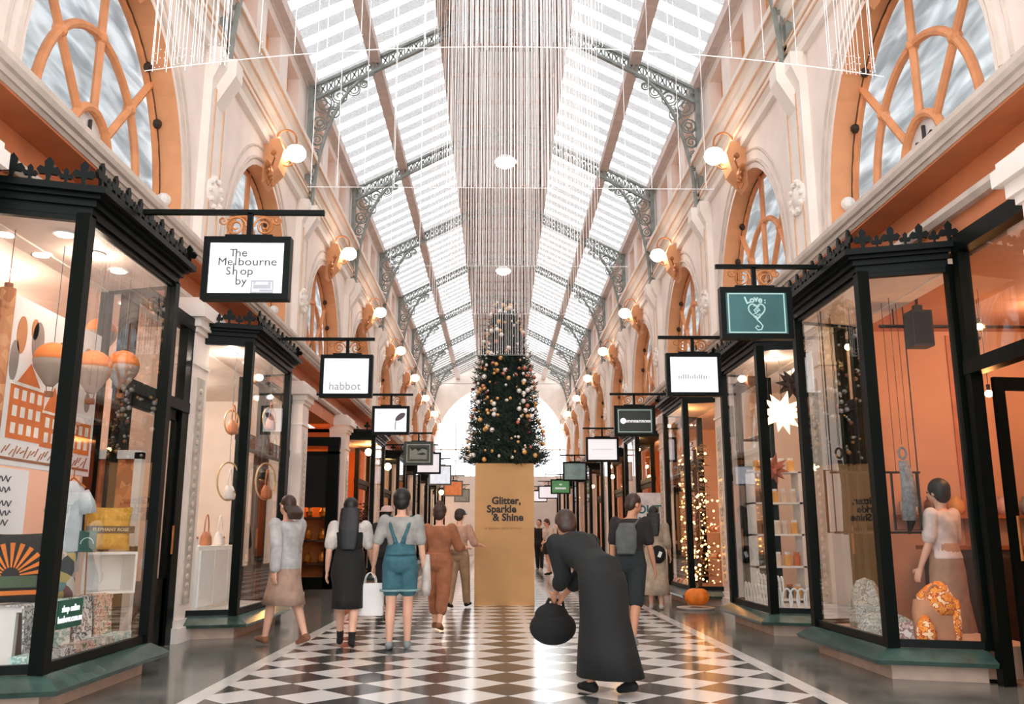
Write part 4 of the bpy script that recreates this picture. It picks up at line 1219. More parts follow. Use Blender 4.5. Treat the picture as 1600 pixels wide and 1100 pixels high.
# balloon-shaped paper lanterns
lan_o, lan_g = M('paper_orange', (228, 126, 56), 0.7, emit=0.05), M('paper_grey', (160, 138, 122), 0.7)
def balloon(px, py, d, r, label):
    p = at(px, py, d)
    t = thing('paper_balloon', label, 'paper lantern', p, 'paper balloons hanging in the gift shop')
    n = 18; r2 = r
    top, low = [], []
    for i in range(1, 7): top.append([(p.x + r * math.sin(PI * i / 12) * math.cos(2 * PI * k / n), p.y + r * math.sin(PI * i / 12) * math.sin(2 * PI * k / n), p.z + r * math.cos(PI * i / 12)) for k in range(n)])
    for u, w in ((0, 1), (0.4, 0.93), (0.9, 0.62), (1.35, 0.3), (1.45, 0.22)): low.append([(p.x + r * w * math.cos(2 * PI * k / n), p.y + r * w * math.sin(2 * PI * k / n), p.z - r * u) for k in range(n)])
    MB().loft(top[::-1]).build('crown', lan_o, t, smooth=True); MB().loft(low).build('skirt', lan_g, t, smooth=True)
    MB().cbox((p.x, p.y, p.z - r * 1.9), (r * .35, r * .35, r * .3)).tube([(p.x - r * .15, p.y, p.z - r * 1.8), (p.x - r * .2, p.y, p.z - r * 1.4)], 0.004, 4).tube([(p.x + r * .15, p.y, p.z - r * 1.8), (p.x + r * .2, p.y, p.z - r * 1.4)], 0.004, 4).build('basket', brn, t)
    MB().tube([(p.x, p.y, p.z + r), (p.x, p.y, ceil_at(p.x))], 0.003, 4).build('string', ink, t)
balloon(146, 575, 7.35, 0.15, 'orange and grey paper balloon hanging beside the thick black post')
balloon(192, 572, 7.7, 0.14, 'orange and grey paper balloon with white trim, farthest inside the gift shop window')
balloon(158, 520, 8.6, 0.15, 'pale grey and orange paper balloon hanging above the others')
balloon(82, 563, 6.75, 0.14, 'orange paper balloon in front of the building poster')
# cushions, boxes, shirt
mus = pattern_mat('mustard_weave', [(206, 150, 44), (222, 168, 62), (212, 158, 52)], 30)
p = at(192, 862, 7.72); p.x = -3.45; p.y = 7.72
cu = cushion((p.x, p.y, 1.02), 0.40, 0.37, 0.16, mus, 'cushion', 'mustard yellow cushion with a dark lettered band on the white box', rz=0.75)
bnd = M('dark_band', (60, 50, 34), 0.7)
MB().box(-0.2, 0.2, -0.085, -0.075, -0.04, 0.02).build('lettered_band', bnd, cu)
bt = text('ELEPHANT ROSE', 0.04, M('band_letter', (214, 196, 150), 0.7), cu, (0, -0.087, -0.01), bold=0.001)
t = thing('display_box', 'open white display box holding up the mustard cushion', 'display box', (p.x, p.y, 0.67))
b = MB(); M3 = Matrix.Rotation(0.75, 3, 'Z'); w, dd, h = 0.44, 0.30, 0.34
for q in ((-w / 2, w / 2, -dd / 2, dd / 2, h - .02, h), (-w / 2, w / 2, -dd / 2, dd / 2, 0, .02), (-w / 2, -w / 2 + .02, -dd / 2, dd / 2, .02, h - .02), (w / 2 - .02, w / 2, -dd / 2, dd / 2, .02, h - .02), (-w / 2, w / 2, dd / 2 - .02, dd / 2, 0, h)): b.box(*q)
b.v = [tuple(Vector((p.x, p.y, 0.67)) + M3 @ Vector(v)) for v in b.v]
b.build('box', white_m, t)
p = at(140, 945, 6.95)
cushion((-3.56, 6.98, 0.67), 0.44, 0.36, 0.15, pattern_mat('patch_print', [(70, 76, 78), (176, 160, 150), (130, 92, 88), (206, 200, 190), (120, 150, 150), (190, 170, 110)], 9), 'cushion', 'multicoloured patchwork cushion leaning in front of the white display box', rz=0.7, tilt=-0.12)
p = at(48, 925, 6.45)
cu = cushion((-3.57, 6.44, 0.67), 0.54, 0.5, 0.16, M('sunburst_black', (34, 30, 28), 0.8), 'cushion', 'black cushion with orange sunburst rays at the left of the gift shop display', rz=0.75, tilt=-0.1)
b = MB()
for i in range(11):
    a = PI * (i + 0.25) / 11; a2 = PI * (i + 0.75) / 11
    pr = []
    for rr_, aa in ((.06, a), (.23, a), (.23, a2), (.06, a2)): pr.append((rr_ * math.cos(aa), -0.083, -0.06 + rr_ * math.sin(aa)))
    b.prism(pr, (0, -0.004, 0))
b.box(-.2, .2, -.088, -.083, -.19, -.16); b.build('sunburst', M('sunburst_orange', (224, 122, 40), 0.8), cu)
MB().box(-.17, .17, -.09, -.083, -.14, -.06).box(-.15, -.06, -.094, -.09, -.12, -.075).build('tram_print', M('tram_green', (74, 92, 66), 0.8), cu)
p = Vector((-3.98, 6.36, 0.67))
tag(MB().lathe((p.x, p.y, 0.67), [(0.13, 0), (0.12, 0.12), (0.05, 0.5), (0.01, 0.56)], 14).build('felt_hat', M('black_felt', (18, 18, 18), 0.9), origin=(p.x, p.y, 0.67)), 'tall black pointed felt hat at the near end of the gift display', 'hat')
person_free_shirt((at(114, 762, 7.3).x, 7.3, at(114, 752, 7.3).z), 0.5, M('ice_blue_cloth', (206, 218, 222), 0.8), 'pale ice blue shirt hanging beside the poster in the gift shop window', h=0.72)
tw = [('grey_leaf', [(196, 196, 190), (120, 124, 120), (226, 224, 218)], 'pale grey and white patterned tea towel'), ('mint', [(196, 222, 212), (150, 190, 180), (230, 236, 230)], 'mint green and white tea towel'),
      ('sketch', [(220, 218, 214), (90, 90, 92), (236, 234, 230)], 'black and white sketch print tea towel'), ('rose', [(214, 180, 166), (180, 110, 90), (232, 222, 208), (120, 130, 96)], 'rose and cream floral tea towel')]
for k, (nm, cs, lb) in enumerate(tw):
    m = pattern_mat('towel_' + nm, cs, 22, 'noise'); y = 6.42 + 0.36 * k
    b = MB(); x = -3.335
    prof = [(-3.6, y - .15, .672), (-3.36, y - .15, .682), (x, y - .15, .67), (x + .01, y - .15, .60), (x + .03, y - .15, .30), (x + .02, y - .15, .30), (x - .005, y - .15, .60), (-3.355, y - .15, .672), (-3.6, y - .15, .670)]
    b.prism(prof, (0, 0.30, 0))
    tag(b.build('tea_towel', m, origin=(x, y, .67)), lb + ' draped over the gift shop display step', 'towel', 'tea towels along the gift display')
for k in range(5):
    folded((-3.265, 6.3 + 0.33 * k, 0.272), 0.16, 0.28, 0.09, pattern_mat('towel_' + tw[(k + 1) % 4][0], tw[(k + 1) % 4][1], 22, 'noise'), 'folded patterned towel lying at the foot of the gift shop glass', 2, 'folded towels at the gift shop glass')
# window notices
t = thing('window_notice', 'green notice with white shop online lettering stuck low on the gift shop glass', 'notice', (-3.10, 6.42, 0.6))
MB().box(-3.096, -3.088, 6.24, 6.60, 0.52, 0.71).build('card', M('notice_green', (18, 82, 66), 0.5), t)
for s_, z in (('shop online', 0.65), ('lumbow.com.au', 0.58)): text(s_, 0.065, sgn_white, t, (-3.087, 6.42, z), rot=(PI / 2, 0, PI / 2), sx=0.85, bold=0.001)
p = at(137, 846, 7.35)
t = thing('price_card', 'small dark green card with a pale arch drawing, standing beside the mustard cushion', 'card', (p.x, p.y, 0.67))
MB().cbox((p.x, p.y, p.z), (0.13, 0.01, 0.17), 0.6).build('card', M('notice_green', (18, 82, 66), 0.5), t)
MB().tube([(p.x + math.cos(PI * i / 8) * 0.04, p.y - 0.01 - 0.0 + math.cos(PI * i / 8) * 0.027, p.z - 0.02 + 0.05 * math.sin(PI * i / 8)) for i in range(9)], 0.005, 4).build('drawing', tline, t)
MB().tube([(p.x + 0.01, p.y + 0.02, 0.67), (p.x, p.y + 0.006, p.z - 0.06)], 0.006, 4).build('stem', gilt, t)
# rolled cloth and tan panel at the near end, white frame at the far end
p = at(12, 600, 6.25)
t = thing('fabric_roll', 'hanging roll of tan patterned cloth beside the building poster', 'fabric roll', (-3.76, 6.37, 1.70))
MB().lathe((-3.76, 6.37, 1.70), [(0.055, 0), (0.055, 1.25)], 12).build('cloth', pattern_mat('tan_print', [(196, 130, 84), (176, 108, 66), (210, 150, 104)], 14), t)
MB().lathe((-3.76, 6.37, 2.95), [(0.03, 0), (0.03, 0.04)], 10).tube([(-3.76, 6.37, 2.98), (-3.76, 6.37, 3.415)], .004, 4).build('core', brn, t)
t = thing('display_stand', 'tall white open frame at the far end of the gift shop window', 'display frame', (-3.75, 8.1, 0.27))
b = MB()
for q in ((-3.95, -3.87, .27, 2.3), (-3.47, -3.40, .27, 1.9)): b.box(q[0], q[1], 8.2, 8.28, q[2], q[3])
b.box(-3.95, -3.40, 8.2, 8.28, 1.84, 1.92).box(-3.95, -3.4, 8.2, 8.28, 1.0, 1.05)
b.build('frame', white_m, t)
MB().box(-3.87, -3.47, 8.23, 8.25, 1.05, 1.84).build('back_panel', pattern_mat('rust_print', [(190, 104, 52), (160, 80, 40), (212, 130, 76)], 12), t)

# ---------------------------------------------------------------- white handbag shop
platform(-1, 10.5, 12.45, (226, 218, 210), 'bags')
downlights(-1, [(3.9, 10.7), (3.5, 11.0), (3.45, 11.6), (4.6, 11.4), (4.5, 12.6)], 'handbag shop')
t = thing('display_cabinet', 'low white cabinet in the handbag shop window', 'cabinet', (-3.9, 10.9, 0.27))
MB().box(-4.5, -3.62, 10.62, 12.3, 0.27, 1.02).build('body', white_m, t)
for k in range(3): MB().box(-3.62, -3.60, 10.66 + .55 * k, 11.17 + .55 * k, 0.32, 0.97).build('door', M('white_gloss', (242, 240, 238), 0.2, var=0.02), t)
tanlea, whl, pnk = M('tan_leather', (190, 120, 78), 0.5), M('white_leather', (232, 226, 220), 0.45), M('rose_leather', (206, 140, 118), 0.5)
def handbag(p, mat, label, w=0.24, h=0.17, hoop=0.0, group='handbags in the white shop'):
    t = thing('handbag', label, 'handbag', p, group)
    x, y, z = p; b = MB(); rings = []
    for u, sc_, d in ((0, 0.9, 0.10), (0.1, 1.0, 0.12), (0.6, 0.95, 0.11), (1, 0.8, 0.05)):
        rings.append([(x + d / 2 * math.cos(2 * PI * k / 20), y + w / 2 * sc_ * math.copysign(abs(math.sin(2 * PI * k / 20)) ** 0.5, math.sin(2 * PI * k / 20)), z + h * u) for k in range(20)])
    b.loft(rings).build('body', mat, t, smooth=True)
    hb = t.children[0]
    MB().tube([(x, y + w * .35 * math.cos(PI * i / 12), z + h * .95 + 0.22 * math.sin(PI * i / 12)) for i in range(13)], 0.009, 6).build('strap', mat, t)
    MB().box(x + .05, x + .065, y - .02, y + .02, z + h * .5, z + h * .65).build('clasp', gilt, hb)
    return t
for k, (y, m, l) in enumerate(((10.85, whl, 'white handbag on the low cabinet, nearest the entrance end'), (11.35, tanlea, 'tan leather handbag on the low white cabinet'), (11.9, whl, 'white handbag on the low cabinet, farthest from the entrance end'))):
    handbag((-3.78, y, 1.02), m, l)
def ring_stand(px, py, d, r, bagm, l, l2):
    p = at(px, py, d)
    t = thing('display_hoop', l, 'display hoop', p, 'hoops hanging in the handbag shop')
    MB().tube([(p.x + 0.3 * r * math.cos(2 * PI * i / 28), p.y + 0.95 * r * math.cos(2 * PI * i / 28), p.z + r * math.sin(2 * PI * i / 28)) for i in range(28)], 0.012, 6, closed=True).build('ring', M('pale_brass', (222, 190, 140), 0.3, metal=0.5), t)
    MB().tube([(p.x, p.y, p.z + r), (p.x, p.y, ceil_at(p.x))], 0.003, 4).build('cord', ink, t)
    handbag((p.x + 0.02, p.y, p.z - r + 0.012), bagm, l2)
ring_stand(357, 752, 11.3, 0.24, whl, 'brass hoop holding a white bag, first in the handbag window', 'white handbag sitting in the first brass hoop')
ring_stand(415, 752, 11.9, 0.24, tanlea, 'brass hoop holding a tan bag, nearer the far black post', 'tan handbag sitting in the brass hoop near the far post')
ring_stand(362, 660, 11.6, 0.16, tanlea, 'small brass hoop with a tan purse, hanging above the first', 'small tan purse in the high hoop beside the corner post')
ring_stand(421, 655, 12.0, 0.16, pnk, 'small brass hoop with a rose purse, hanging high near the far post', 'rose purse in the high hoop near the far post')
t = thing('wall_shelf', 'white shelf unit on the back wall of the handbag shop', 'shelf', (-6.9, 12.4, 0.1))
b = MB(); b.box(-7.15, -6.85, 11, 14, 0.02, 2.6); b.cur = 1
for k in range(4):
    for q in range(3): b.box(-6.85, -6.84, 11.1 + .72 * k, 11.72 + .72 * k, .4 + .72 * q, 1.0 + .72 * q)
b.build('unit', [white_m, M('warm_recess', (226, 184, 150), 0.6)], t)

# ---------------------------------------------------------------- dress shop (orange room)
platform(1, 7.5, 9.2, (206, 170, 142), 'dress')
rod_m = M('black_rod', (30, 24, 22), 0.4)
def clothes_frame(px0, px1, py0, py1, d, label):
    p0, p1 = at(px0, py0, d), at(px1, py1, d); h = d
    t = thing('clothes_rack', label, 'clothes rack', (p0.x, d, p0.z), 'black frames hanging in the dress shop')
    zt, zb = p0.z, p1.z
    MB().tube([(p0.x, d, zt), (p1.x, d, zt), (p1.x, d, zb), (p0.x, d, zb)], 0.014, 6, closed=True).build('frame', rod_m, t)
    for x in (p0.x + .05, p1.x - .05): MB().tube([(x, d, zt), (x, d, ceil_at(x))], 0.003, 4).build('cord', rod_m, t)
    return zt
clothes_frame(1288, 1330, 735, 832, 8.9, 'black thin hanging frame nearest the far post of the dress shop window')
clothes_frame(1338, 1372, 740, 830, 8.6, 'black thin hanging frame in the middle of the dress shop window')
clothes_frame(1392, 1440, 738, 828, 8.4, 'black thin hanging frame right of the corner post')
def scarf(px, py, d, mat, label, L=0.55, r=0.02):
    p = at(px, py, d)
    t = thing('hanging_scarf', label, 'scarf', p, 'scarves hanging in the dress shop')
    MB().tube([(p.x + 0.035 * math.cos(2 * PI * i / 16), d, p.z + 0.05 * math.sin(2 * PI * i / 16)) for i in range(16)], 0.012, 6, closed=True).build('loop', mat, t)
    MB().tube([(p.x - .01, d, p.z - 0.07), (p.x + .02, d, p.z - 0.3), (p.x + .01, d, p.z - 0.07 - L)], [r, r * 1.6, r * 1.9], 8).tube([(p.x + .02, d + .02, p.z - 0.07), (p.x + .05, d + .02, p.z - 0.25), (p.x + .06, d + .02, p.z - L * .9)], [r, r * 1.4, r * 1.6], 8).build('tails', mat, t, smooth=True)
    MB().tube([(p.x, d, p.z + 0.08), (p.x, d, ceil_at(p.x))], 0.003, 4).build('cord', rod_m, t)
scarf(1410, 708, 8.2, M('grey_blue_knit', (128, 130, 132), 0.9, var=0.2, scale=30), 'grey knotted scarf hanging right of the corner post', 0.55, 0.036)
scarf(1311, 708, 9.0, M('black_knit', (36, 32, 32), 0.9), 'black looped strap hanging near the far post', 0.75, 0.014)
# heaps of cloth on the window floor
def heap(c, sx, sy, sz, mat, label, seed, name='cloth_heap', cat='clothes'):
    r_ = random.Random(seed); b = MB(); n = 26; rings = []
    ph = [r_.uniform(0, 6.28) for _ in range(6)]
    for i in range(9):
        u = i / 8; w = math.sqrt(max(0, 1 - u * u)) * 0.97 + 0.03
        rings.append([(c[0] + sx * w * math.cos(2 * PI * k / n) * (1 + .16 * math.sin(5 * 2 * PI * k / n + ph[0] + 3 * u) + .08 * math.sin(9 * 2 * PI * k / n + ph[1] - 4 * u)),
                       c[1] + sy * w * math.sin(2 * PI * k / n) * (1 + .16 * math.sin(4 * 2 * PI * k / n + ph[2] - 2 * u)),
                       c[2] + sz * u ** 0.8 + (0.02 * math.sin(7 * 2 * PI * k / n + ph[3]) if 0 < i < 8 else 0)) for k in range(n)])
    return tag(b.loft(rings).build(name, mat, origin=c, smooth=True), label, cat)
p = at(1352, 925, 8.3)
gb_m = pattern_mat('grey_blue_print', [(150, 164, 164), (196, 202, 198), (116, 128, 130), (176, 186, 180)], 16, 'noise')
heap((3.40, 8.25, 0.28), 0.2, 0.36, 0.18, gb_m, 'low grey blue heap of cloth spread on the dress shop window floor', 5)
heap((3.50, 8.86, 0.28), 0.15, 0.2, 0.46, gb_m, 'tall grey blue pile of scarves rising from the window floor', 8)
heap((3.42, 7.75, 0.28), 0.14, 0.12, 0.14, pattern_mat('pink_grey_print', [(206, 184, 178), (150, 120, 116), (224, 214, 208)], 18, 'noise'), 'pale pink grey crumpled cloth beside the corner post', 9)
# orange floral bag and tan bag by the near pane
p = at(1470, 965, 7.25)
flo = pattern_mat('orange_floral', [(232, 120, 36), (240, 158, 60), (196, 78, 30), (246, 206, 160)], 20, 'noise')
t = thing('tote_bag', 'tan tote bag with an orange floral scarf, by the near pane of the dress shop', 'bag', (3.55, 7.6, 0.28))
b = MB(); rings = []
for u, w in ((0, 0.9), (0.1, 1), (0.7, 1.02), (1, 0.9)): rings.append([(3.55 + 0.17 * w * math.cos(2 * PI * k / 20), 7.60 + 0.09 * w * math.copysign(abs(math.sin(2 * PI * k / 20)) ** .6, math.sin(2 * PI * k / 20)), .28 + .34 * u) for k in range(20)])
b.loft(rings).build('body', M('tan_canvas', (186, 130, 96), 0.8), t, smooth=True)
MB().tube([(3.45 + 0.02 * i, 7.55, .60 + 0.14 * math.sin(PI * i / 10)) for i in range(11)], 0.010, 6).build('handle', tanlea, t)
MB().loft([[(3.58 + ox + .15 * w * math.cos(2 * PI * k / 20) * (1 + .2 * math.sin(10 * PI * k / 20 + zz * 9)), 7.60 + .10 * w * math.sin(2 * PI * k / 20), zz) for k in range(20)] for zz, w, ox in ((.50, .95, .03), (.58, 1.1, .02), (.66, .9, .0), (.73, .55, .02), (.77, .15, .03))]).loft([[(3.43 + .075 * w * math.cos(2 * PI * k / 14) * (1 + .2 * math.sin(8 * PI * k / 14)), 7.51 + .06 * w * math.sin(2 * PI * k / 14), zz) for k in range(14)] for zz, w in ((.285, 1.1), (.36, 1.2), (.44, .9), (.50, .3))]).loft([[(3.71 + .05 * w * math.cos(2 * PI * k / 14), 7.57 + .07 * w * math.sin(2 * PI * k / 14), zz) for k in range(14)] for zz, w in ((.30, .7), (.45, 1.0), (.62, .8))]).build('scarf', flo, t, smooth=True)
t = thing('garment_rail', 'long thin black double rail crossing the dress shop window behind the frames', 'rail', (4.2, 8.75, 1.3))
ra, rb = at(1297, 738, 8.75), at(1446, 832, 8.75)
MB().tube([(ra.x, 8.75, ra.z), (rb.x, 8.75, ra.z)], .011, 6).tube([(ra.x, 8.75, rb.z), (rb.x, 8.75, rb.z)], .011, 6).build('rail', rod_m, t)
for xx in (ra.x + .02, rb.x - .02): MB().tube([(xx, 8.75, rb.z), (xx, 8.75, ceil_at(xx))], .007, 5).build('hanger_rod', rod_m, t)
t = thing('cabinet', 'dark wooden cabinet deep in the dress shop behind the customer', 'cabinet', (5.0, 9.5, 0.02))
MB().box(4.55, 5.6, 9.3, 9.8, .02, 1.0).build('body', M('dark_counter', (74, 56, 48), 0.5), t)
for xx in (4.57, 5.1): MB().box(xx, xx + .48, 9.28, 9.30, .08, .92).build('door', M('dark_walnut', (58, 38, 28), 0.4), t)
MB().box(4.5, 5.65, 9.26, 9.85, 1.0, 1.04).build('top', M('chestnut_wood', (150, 84, 42), 0.4, var=0.25, scale=3), t)
# loudspeaker, track light, bulbs, wardrobe, counter
p = at(1436, 515, 8.4)
t = thing('loudspeaker', 'black loudspeaker hanging from the orange ceiling of the dress shop', 'loudspeaker', (p.x, p.y, p.z))
MB().cbox((p.x, p.y, p.z), (0.20, 0.18, 0.36)).build('cabinet', M('charcoal', (58, 52, 48), 0.6), t)
MB().cbox((p.x, p.y - .092, p.z), (0.17, 0.006, 0.32)).build('grille', M('grille_black', (46, 42, 40), 0.9), t)
MB().tube([(p.x, p.y, p.z + .18), (p.x, p.y, 3.5)], 0.015, 6).cbox((p.x, p.y, p.z + .22), (.08, .06, .05)).build('mount', rod_m, t)
t = thing('track_light', 'thin track rail with spot heads under the dress shop ceiling', 'track light', (4.6, 8.0, 3.2))
b = MB().tube([(3.75, 8.6, 3.22), (5.6, 8.6, 3.22)], 0.018, 6)
for x in (3.9, 5.4): b.tube([(x, 8.6, 3.22), (x, 8.6, 3.5)], 0.008, 5)
b.build('rail', rod_m, t)
for x in (4.15, 4.7): MB().tube([(x, 8.6, 3.2), (x, 8.55, 3.08)], [0.035, 0.045], 8).build('spot_head', rod_m, t)
bulb_m = emit_mat('warm_bulb_glow', (255, 196, 120), 30.0)
def bulb(p, label, group, L=None, r=0.035):
    L = L or ceil_at(p[0]); p = Vector((p[0], p[1], min(p[2], 3.22)))
    t = thing('pendant_bulb', label, 'pendant bulb', p, group)
    MB().ball(p, r, 10, 8).build('bulb', bulb_m, t, smooth=True)
    MB().lathe((p[0], p[1], p[2] + r * .8), [(0.016, 0), (0.018, 0.06)], 8).tube([(p[0], p[1], p[2] + .06), (p[0], p[1], L)], 0.004, 4).build('flex', rod_m, t)
bulb(at(1545, 615, 8.2), 'glowing bare bulb on a flex seen through the open dress shop door', 'bare bulbs in the dress shop')
bulb(at(1528, 491, 8.6), 'glowing bare bulb high in the transom pane of the dress shop', 'bare bulbs in the dress shop')
bulb(at(1323, 521, 9.6), 'glowing bare bulb in the upper far pane of the dress shop', 'bare bulbs in the dress shop')
t = thing('wardrobe', 'brown wooden wardrobe rail with clothes at the back of the dress shop', 'wardrobe', (6.6, 8.9, 0))
wd = M('chestnut_wood', (150, 84, 42), 0.4, var=0.25, scale=3)
MB().box(6.0, 7.5, 9.5, 9.98, 0.02, 0.12).box(6.0, 6.06, 9.5, 9.98, .12, 2.1).box(7.44, 7.5, 9.5, 9.98, .12, 2.1).box(5.97, 7.53, 9.48, 9.98, 2.1, 2.18).build('case', wd, t)
for k, c in enumerate(((150, 90, 60), (206, 170, 140), (110, 60, 50), (190, 120, 70), (90, 76, 70), (214, 150, 110))):
    MB().loft([[(6.2 + .2 * k + .05 * w * math.cos(2 * PI * q / 10), 9.74 + .18 * w * math.sin(2 * PI * q / 10), z) for q in range(10)] for z, w in ((.6, 1.1), (1.4, 1), (1.75, .9), (1.85, .3))]).build('garment', M('garment_%d' % k, c, 0.8), t, smooth=True)
t = thing('shop_counter', 'dark shop counter with white goods behind the open dress shop door', 'counter', (5.7, 8.3, 0))
MB().box(5.25, 6.6, 8.1, 8.6, 0.02, 0.95).build('body', M('dark_counter', (74, 56, 48), 0.5), t)
MB().box(5.2, 6.65, 8.05, 8.65, .95, 1.0).build('top', wd, t)
for k in range(4): tag(MB().loft([[(5.35 + .28 * k + .1 * w * math.cos(2 * PI * q / 12), 8.3 + .1 * w * math.sin(2 * PI * q / 12), 1.0 + z) for q in range(12)] for z, w in ((0, 1), (.05, 1.1), (.1, .8), (.12, .2))]).build('white_bowl', white_m, origin=(5.35 + .28 * k, 8.3, 1.0), smooth=True), 'rounded white ware on the dark dress shop counter', 'bowl', 'white ware on the dress shop counter')
t = thing('wall_shelf', 'long wooden shelf of hats and pots on the orange wall behind the customer', 'shelf', (5.0, 9.95, 1.35))
MB().box(4.35, 6.0, 9.78, 10.01, 1.33, 1.37).build('board', M('chestnut_wood', (150, 84, 42), 0.4, var=0.25, scale=3), t)
for xx in (4.5, 5.2, 5.9): MB().prism([(xx, 10.01, 1.33), (xx, 9.82, 1.33), (xx, 10.01, 1.16)], (.03, 0, 0)).build('bracket', rod_m, t)
for k, (nm, rgb) in enumerate((('white', (236, 230, 222)), ('brown', (120, 72, 46)), ('amber', (222, 150, 70)), ('black', (36, 30, 28)), ('rose', (214, 160, 146)), ('grey', (140, 136, 130)))):
    x = 4.48 + .27 * k
    t = thing('pot', nm + ' pot on the long shelf behind the customer of the dress shop', 'pot', (x, 9.89, 1.371), 'pots on the dress shop shelf')
    MB().lathe((x, 9.89, 1.371), [(.06, 0), (.09, .06), (.085, .14), (.05, .18), (.06, .20)], 14).build('body', M('pot_' + nm, rgb, .4), t, smooth=True)
for xx in (4.2, 5.15, 6.1): struct(MB().box(xx, xx + .05, 10.0, 10.02, 0.1, 3.45).build(trim_name(), M('rust_batten', (190, 116, 78), 0.6)))
# open door leaf, swung into the dress shop
b = MB(); w = 0.74
b.box(0, .09, -.02, .02, .03, 2.43).box(w - .09, w, -.02, .02, .03, 2.43).box(.09, w - .09, -.02, .02, 2.32, 2.43).box(.09, w - .09, -.02, .02, .03, .90)
dl = b.build('door_open', iron); struct(dl); dl.location = (3.98, 7.1, 0); dl.rotation_euler = (0, 0, 0.12)
BASE[dl.name] = Vector((0, 0, 0))
struct(MB().box(.09, w - .09, -.005, .005, .90, 2.32).build('door_glass', glass, dl))
struct(MB().tube([(.05, -.05, .95), (.05, -.05, 1.3)], .012, 6).build('door_handle', gilt, dl))
light('door_bulb', at(1545, 615, 8.2) - Vector((0, 0, 0.1)), 12, AMBER, 0.05)
# paper notice on the far pane of the dress window
p = atx(1267, 580, 3.09)
tag(MB().box(3.085, 3.09, p.y - .06, p.y + .1, p.z - .2, p.z + .2).build('paper_sheet', white_m, origin=p), 'white paper sheet stuck high on the far pane of the dress shop window', 'paper')

# ---------------------------------------------------------------- star and card shop
platform(1, 10.65, 12.4, (226, 216, 206), 'cards')
downlights(1, [(3.7, 10.7), (3.5, 11.2), (4.3, 11.5)], 'star shop')
def star(px, py, d, r, mat, label, n=7, seed=1):
    p = at(px, py, d); b = MB(); r_ = random.Random(seed); dirs = []
    for i in range(22):
        z = 1 - 2 * (i + .5) / 22; a = i * 2.39996; q = math.sqrt(1 - z * z); dirs.append(Vector((q * math.cos(a), q * math.sin(a), z)))
    for dv in dirs:
        u = dv.orthogonal().normalized(); w = dv.cross(u); base = Vector(p) + dv * r * .28
        pts = [base + (u * math.cos(PI / 2 * k) + w * math.sin(PI / 2 * k)) * r * .26 for k in range(4)]
        tip = Vector(p) + dv * r
        b.add([tuple(x) for x in pts] + [tuple(tip)], [(0, 1, 4), (1, 2, 4), (2, 3, 4), (3, 0, 4), (3, 2, 1, 0)])
    t = thing('star_lantern', label, 'star lantern', p, 'star lanterns in the card shop')
    b.build('star', mat, t)
    MB().tube([(p.x, p.y, p.z + r * .3), (p.x, p.y, ceil_at(p.x))], 0.004, 4).build('cord', rod_m, t)
star(1222, 645, 11.3, 0.30, emit_mat('lit_paper_star', (255, 220, 170), 0.9), 'large glowing white paper star lantern in the card shop')
star(1207, 732, 11.5, 0.22, M('copper_paper', (176, 92, 58), 0.5), 'copper brown star lantern below the glowing one')
star(1238, 600, 12.0, 0.24, M('black_paper_star', (44, 34, 32), 0.7), 'dark star lantern near the card shop ceiling')
t = thing('display_shelf', 'white open shelf of jars and cards behind the card shop panes', 'shelf', (4.0, 12.15, 0.27))
b = MB()
for x in (3.36, 4.0, 4.66): b.box(x - .02, x + .02, 12.0, 12.3, .27, 2.0)
SH = (.30, .72, 1.14, 1.56, 1.98)
for z in SH: b.box(3.34, 4.68, 12.0, 12.3, z, z + .025)
b.build('unit', white_m, t)
jc = [((206, 112, 60), 'rust'), ((226, 206, 186), 'cream'), ((110, 66, 44), 'brown'), ((232, 170, 90), 'honey'), ((88, 92, 80), 'olive')]
jp = []
for k, (c, nm) in enumerate(jc):
    t = thing('jar', nm + ' coloured jar on the white card shop shelf', 'jar', (4.08, 10.82, SH[0] + .025), nm + ' jars in the card shop')
    MB().lathe((4.08, 10.82, SH[0] + .025), [(.045, 0), (.05, .02), (.05, .13), (.035, .15)], 10).build('body', M('jar_' + nm, c, 0.3), t)
    MB().lathe((4.08, 10.82, SH[0] + .175), [(.04, 0), (.04, .03)], 10).build('lid', white_m if k % 2 else gilt, t)
    jp.append(t)
rj = random.Random(5); first = set()
for q, z in enumerate(SH):
    for k in range(11):
        y = 3.44 + .118 * k
        if abs(y - 4.0) < .07: continue
        j = rj.randrange(5)
        if j not in first: first.add(j); jp[j].location = (y, 12.1, z + .027)
        else: copy_tree(jp[j], (y, 12.1 + rj.uniform(-.03, .03), z + .027))
# white hoop edging along the foot of the glass
h0 = None
for row, (off, zz) in enumerate(((0, .13), (.06, .26))):
    for k in range(11 if row == 0 else 8):
        y = 10.74 + .145 * k + off; x = 3.24 + .05 * row
        if h0 is None:
            h0 = MB().tube([(x, y + .055 * math.cos(2 * PI * i / 18), .275 + zz + zz * 0 + .125 * math.sin(2 * PI * i / 18)) for i in range(18)], 0.012, 5, closed=True).build('hoop', white_m, origin=(x, y, .27))
            tag(h0, 'white wire hoop of the scalloped edging inside the card shop window', 'hoop edging', 'white hoops along the card shop window')
        else:
            c = h0.copy(); COL.objects.link(c); c.location = (x, y, .27 + (0.0 if row == 0 else .13))
for k in range(6):
    c = h0.copy(); COL.objects.link(c); c.location = (3.3 + .08 * k, 10.66 - .02 * k, .27); c.rotation_euler = (0, 0, 1.3)

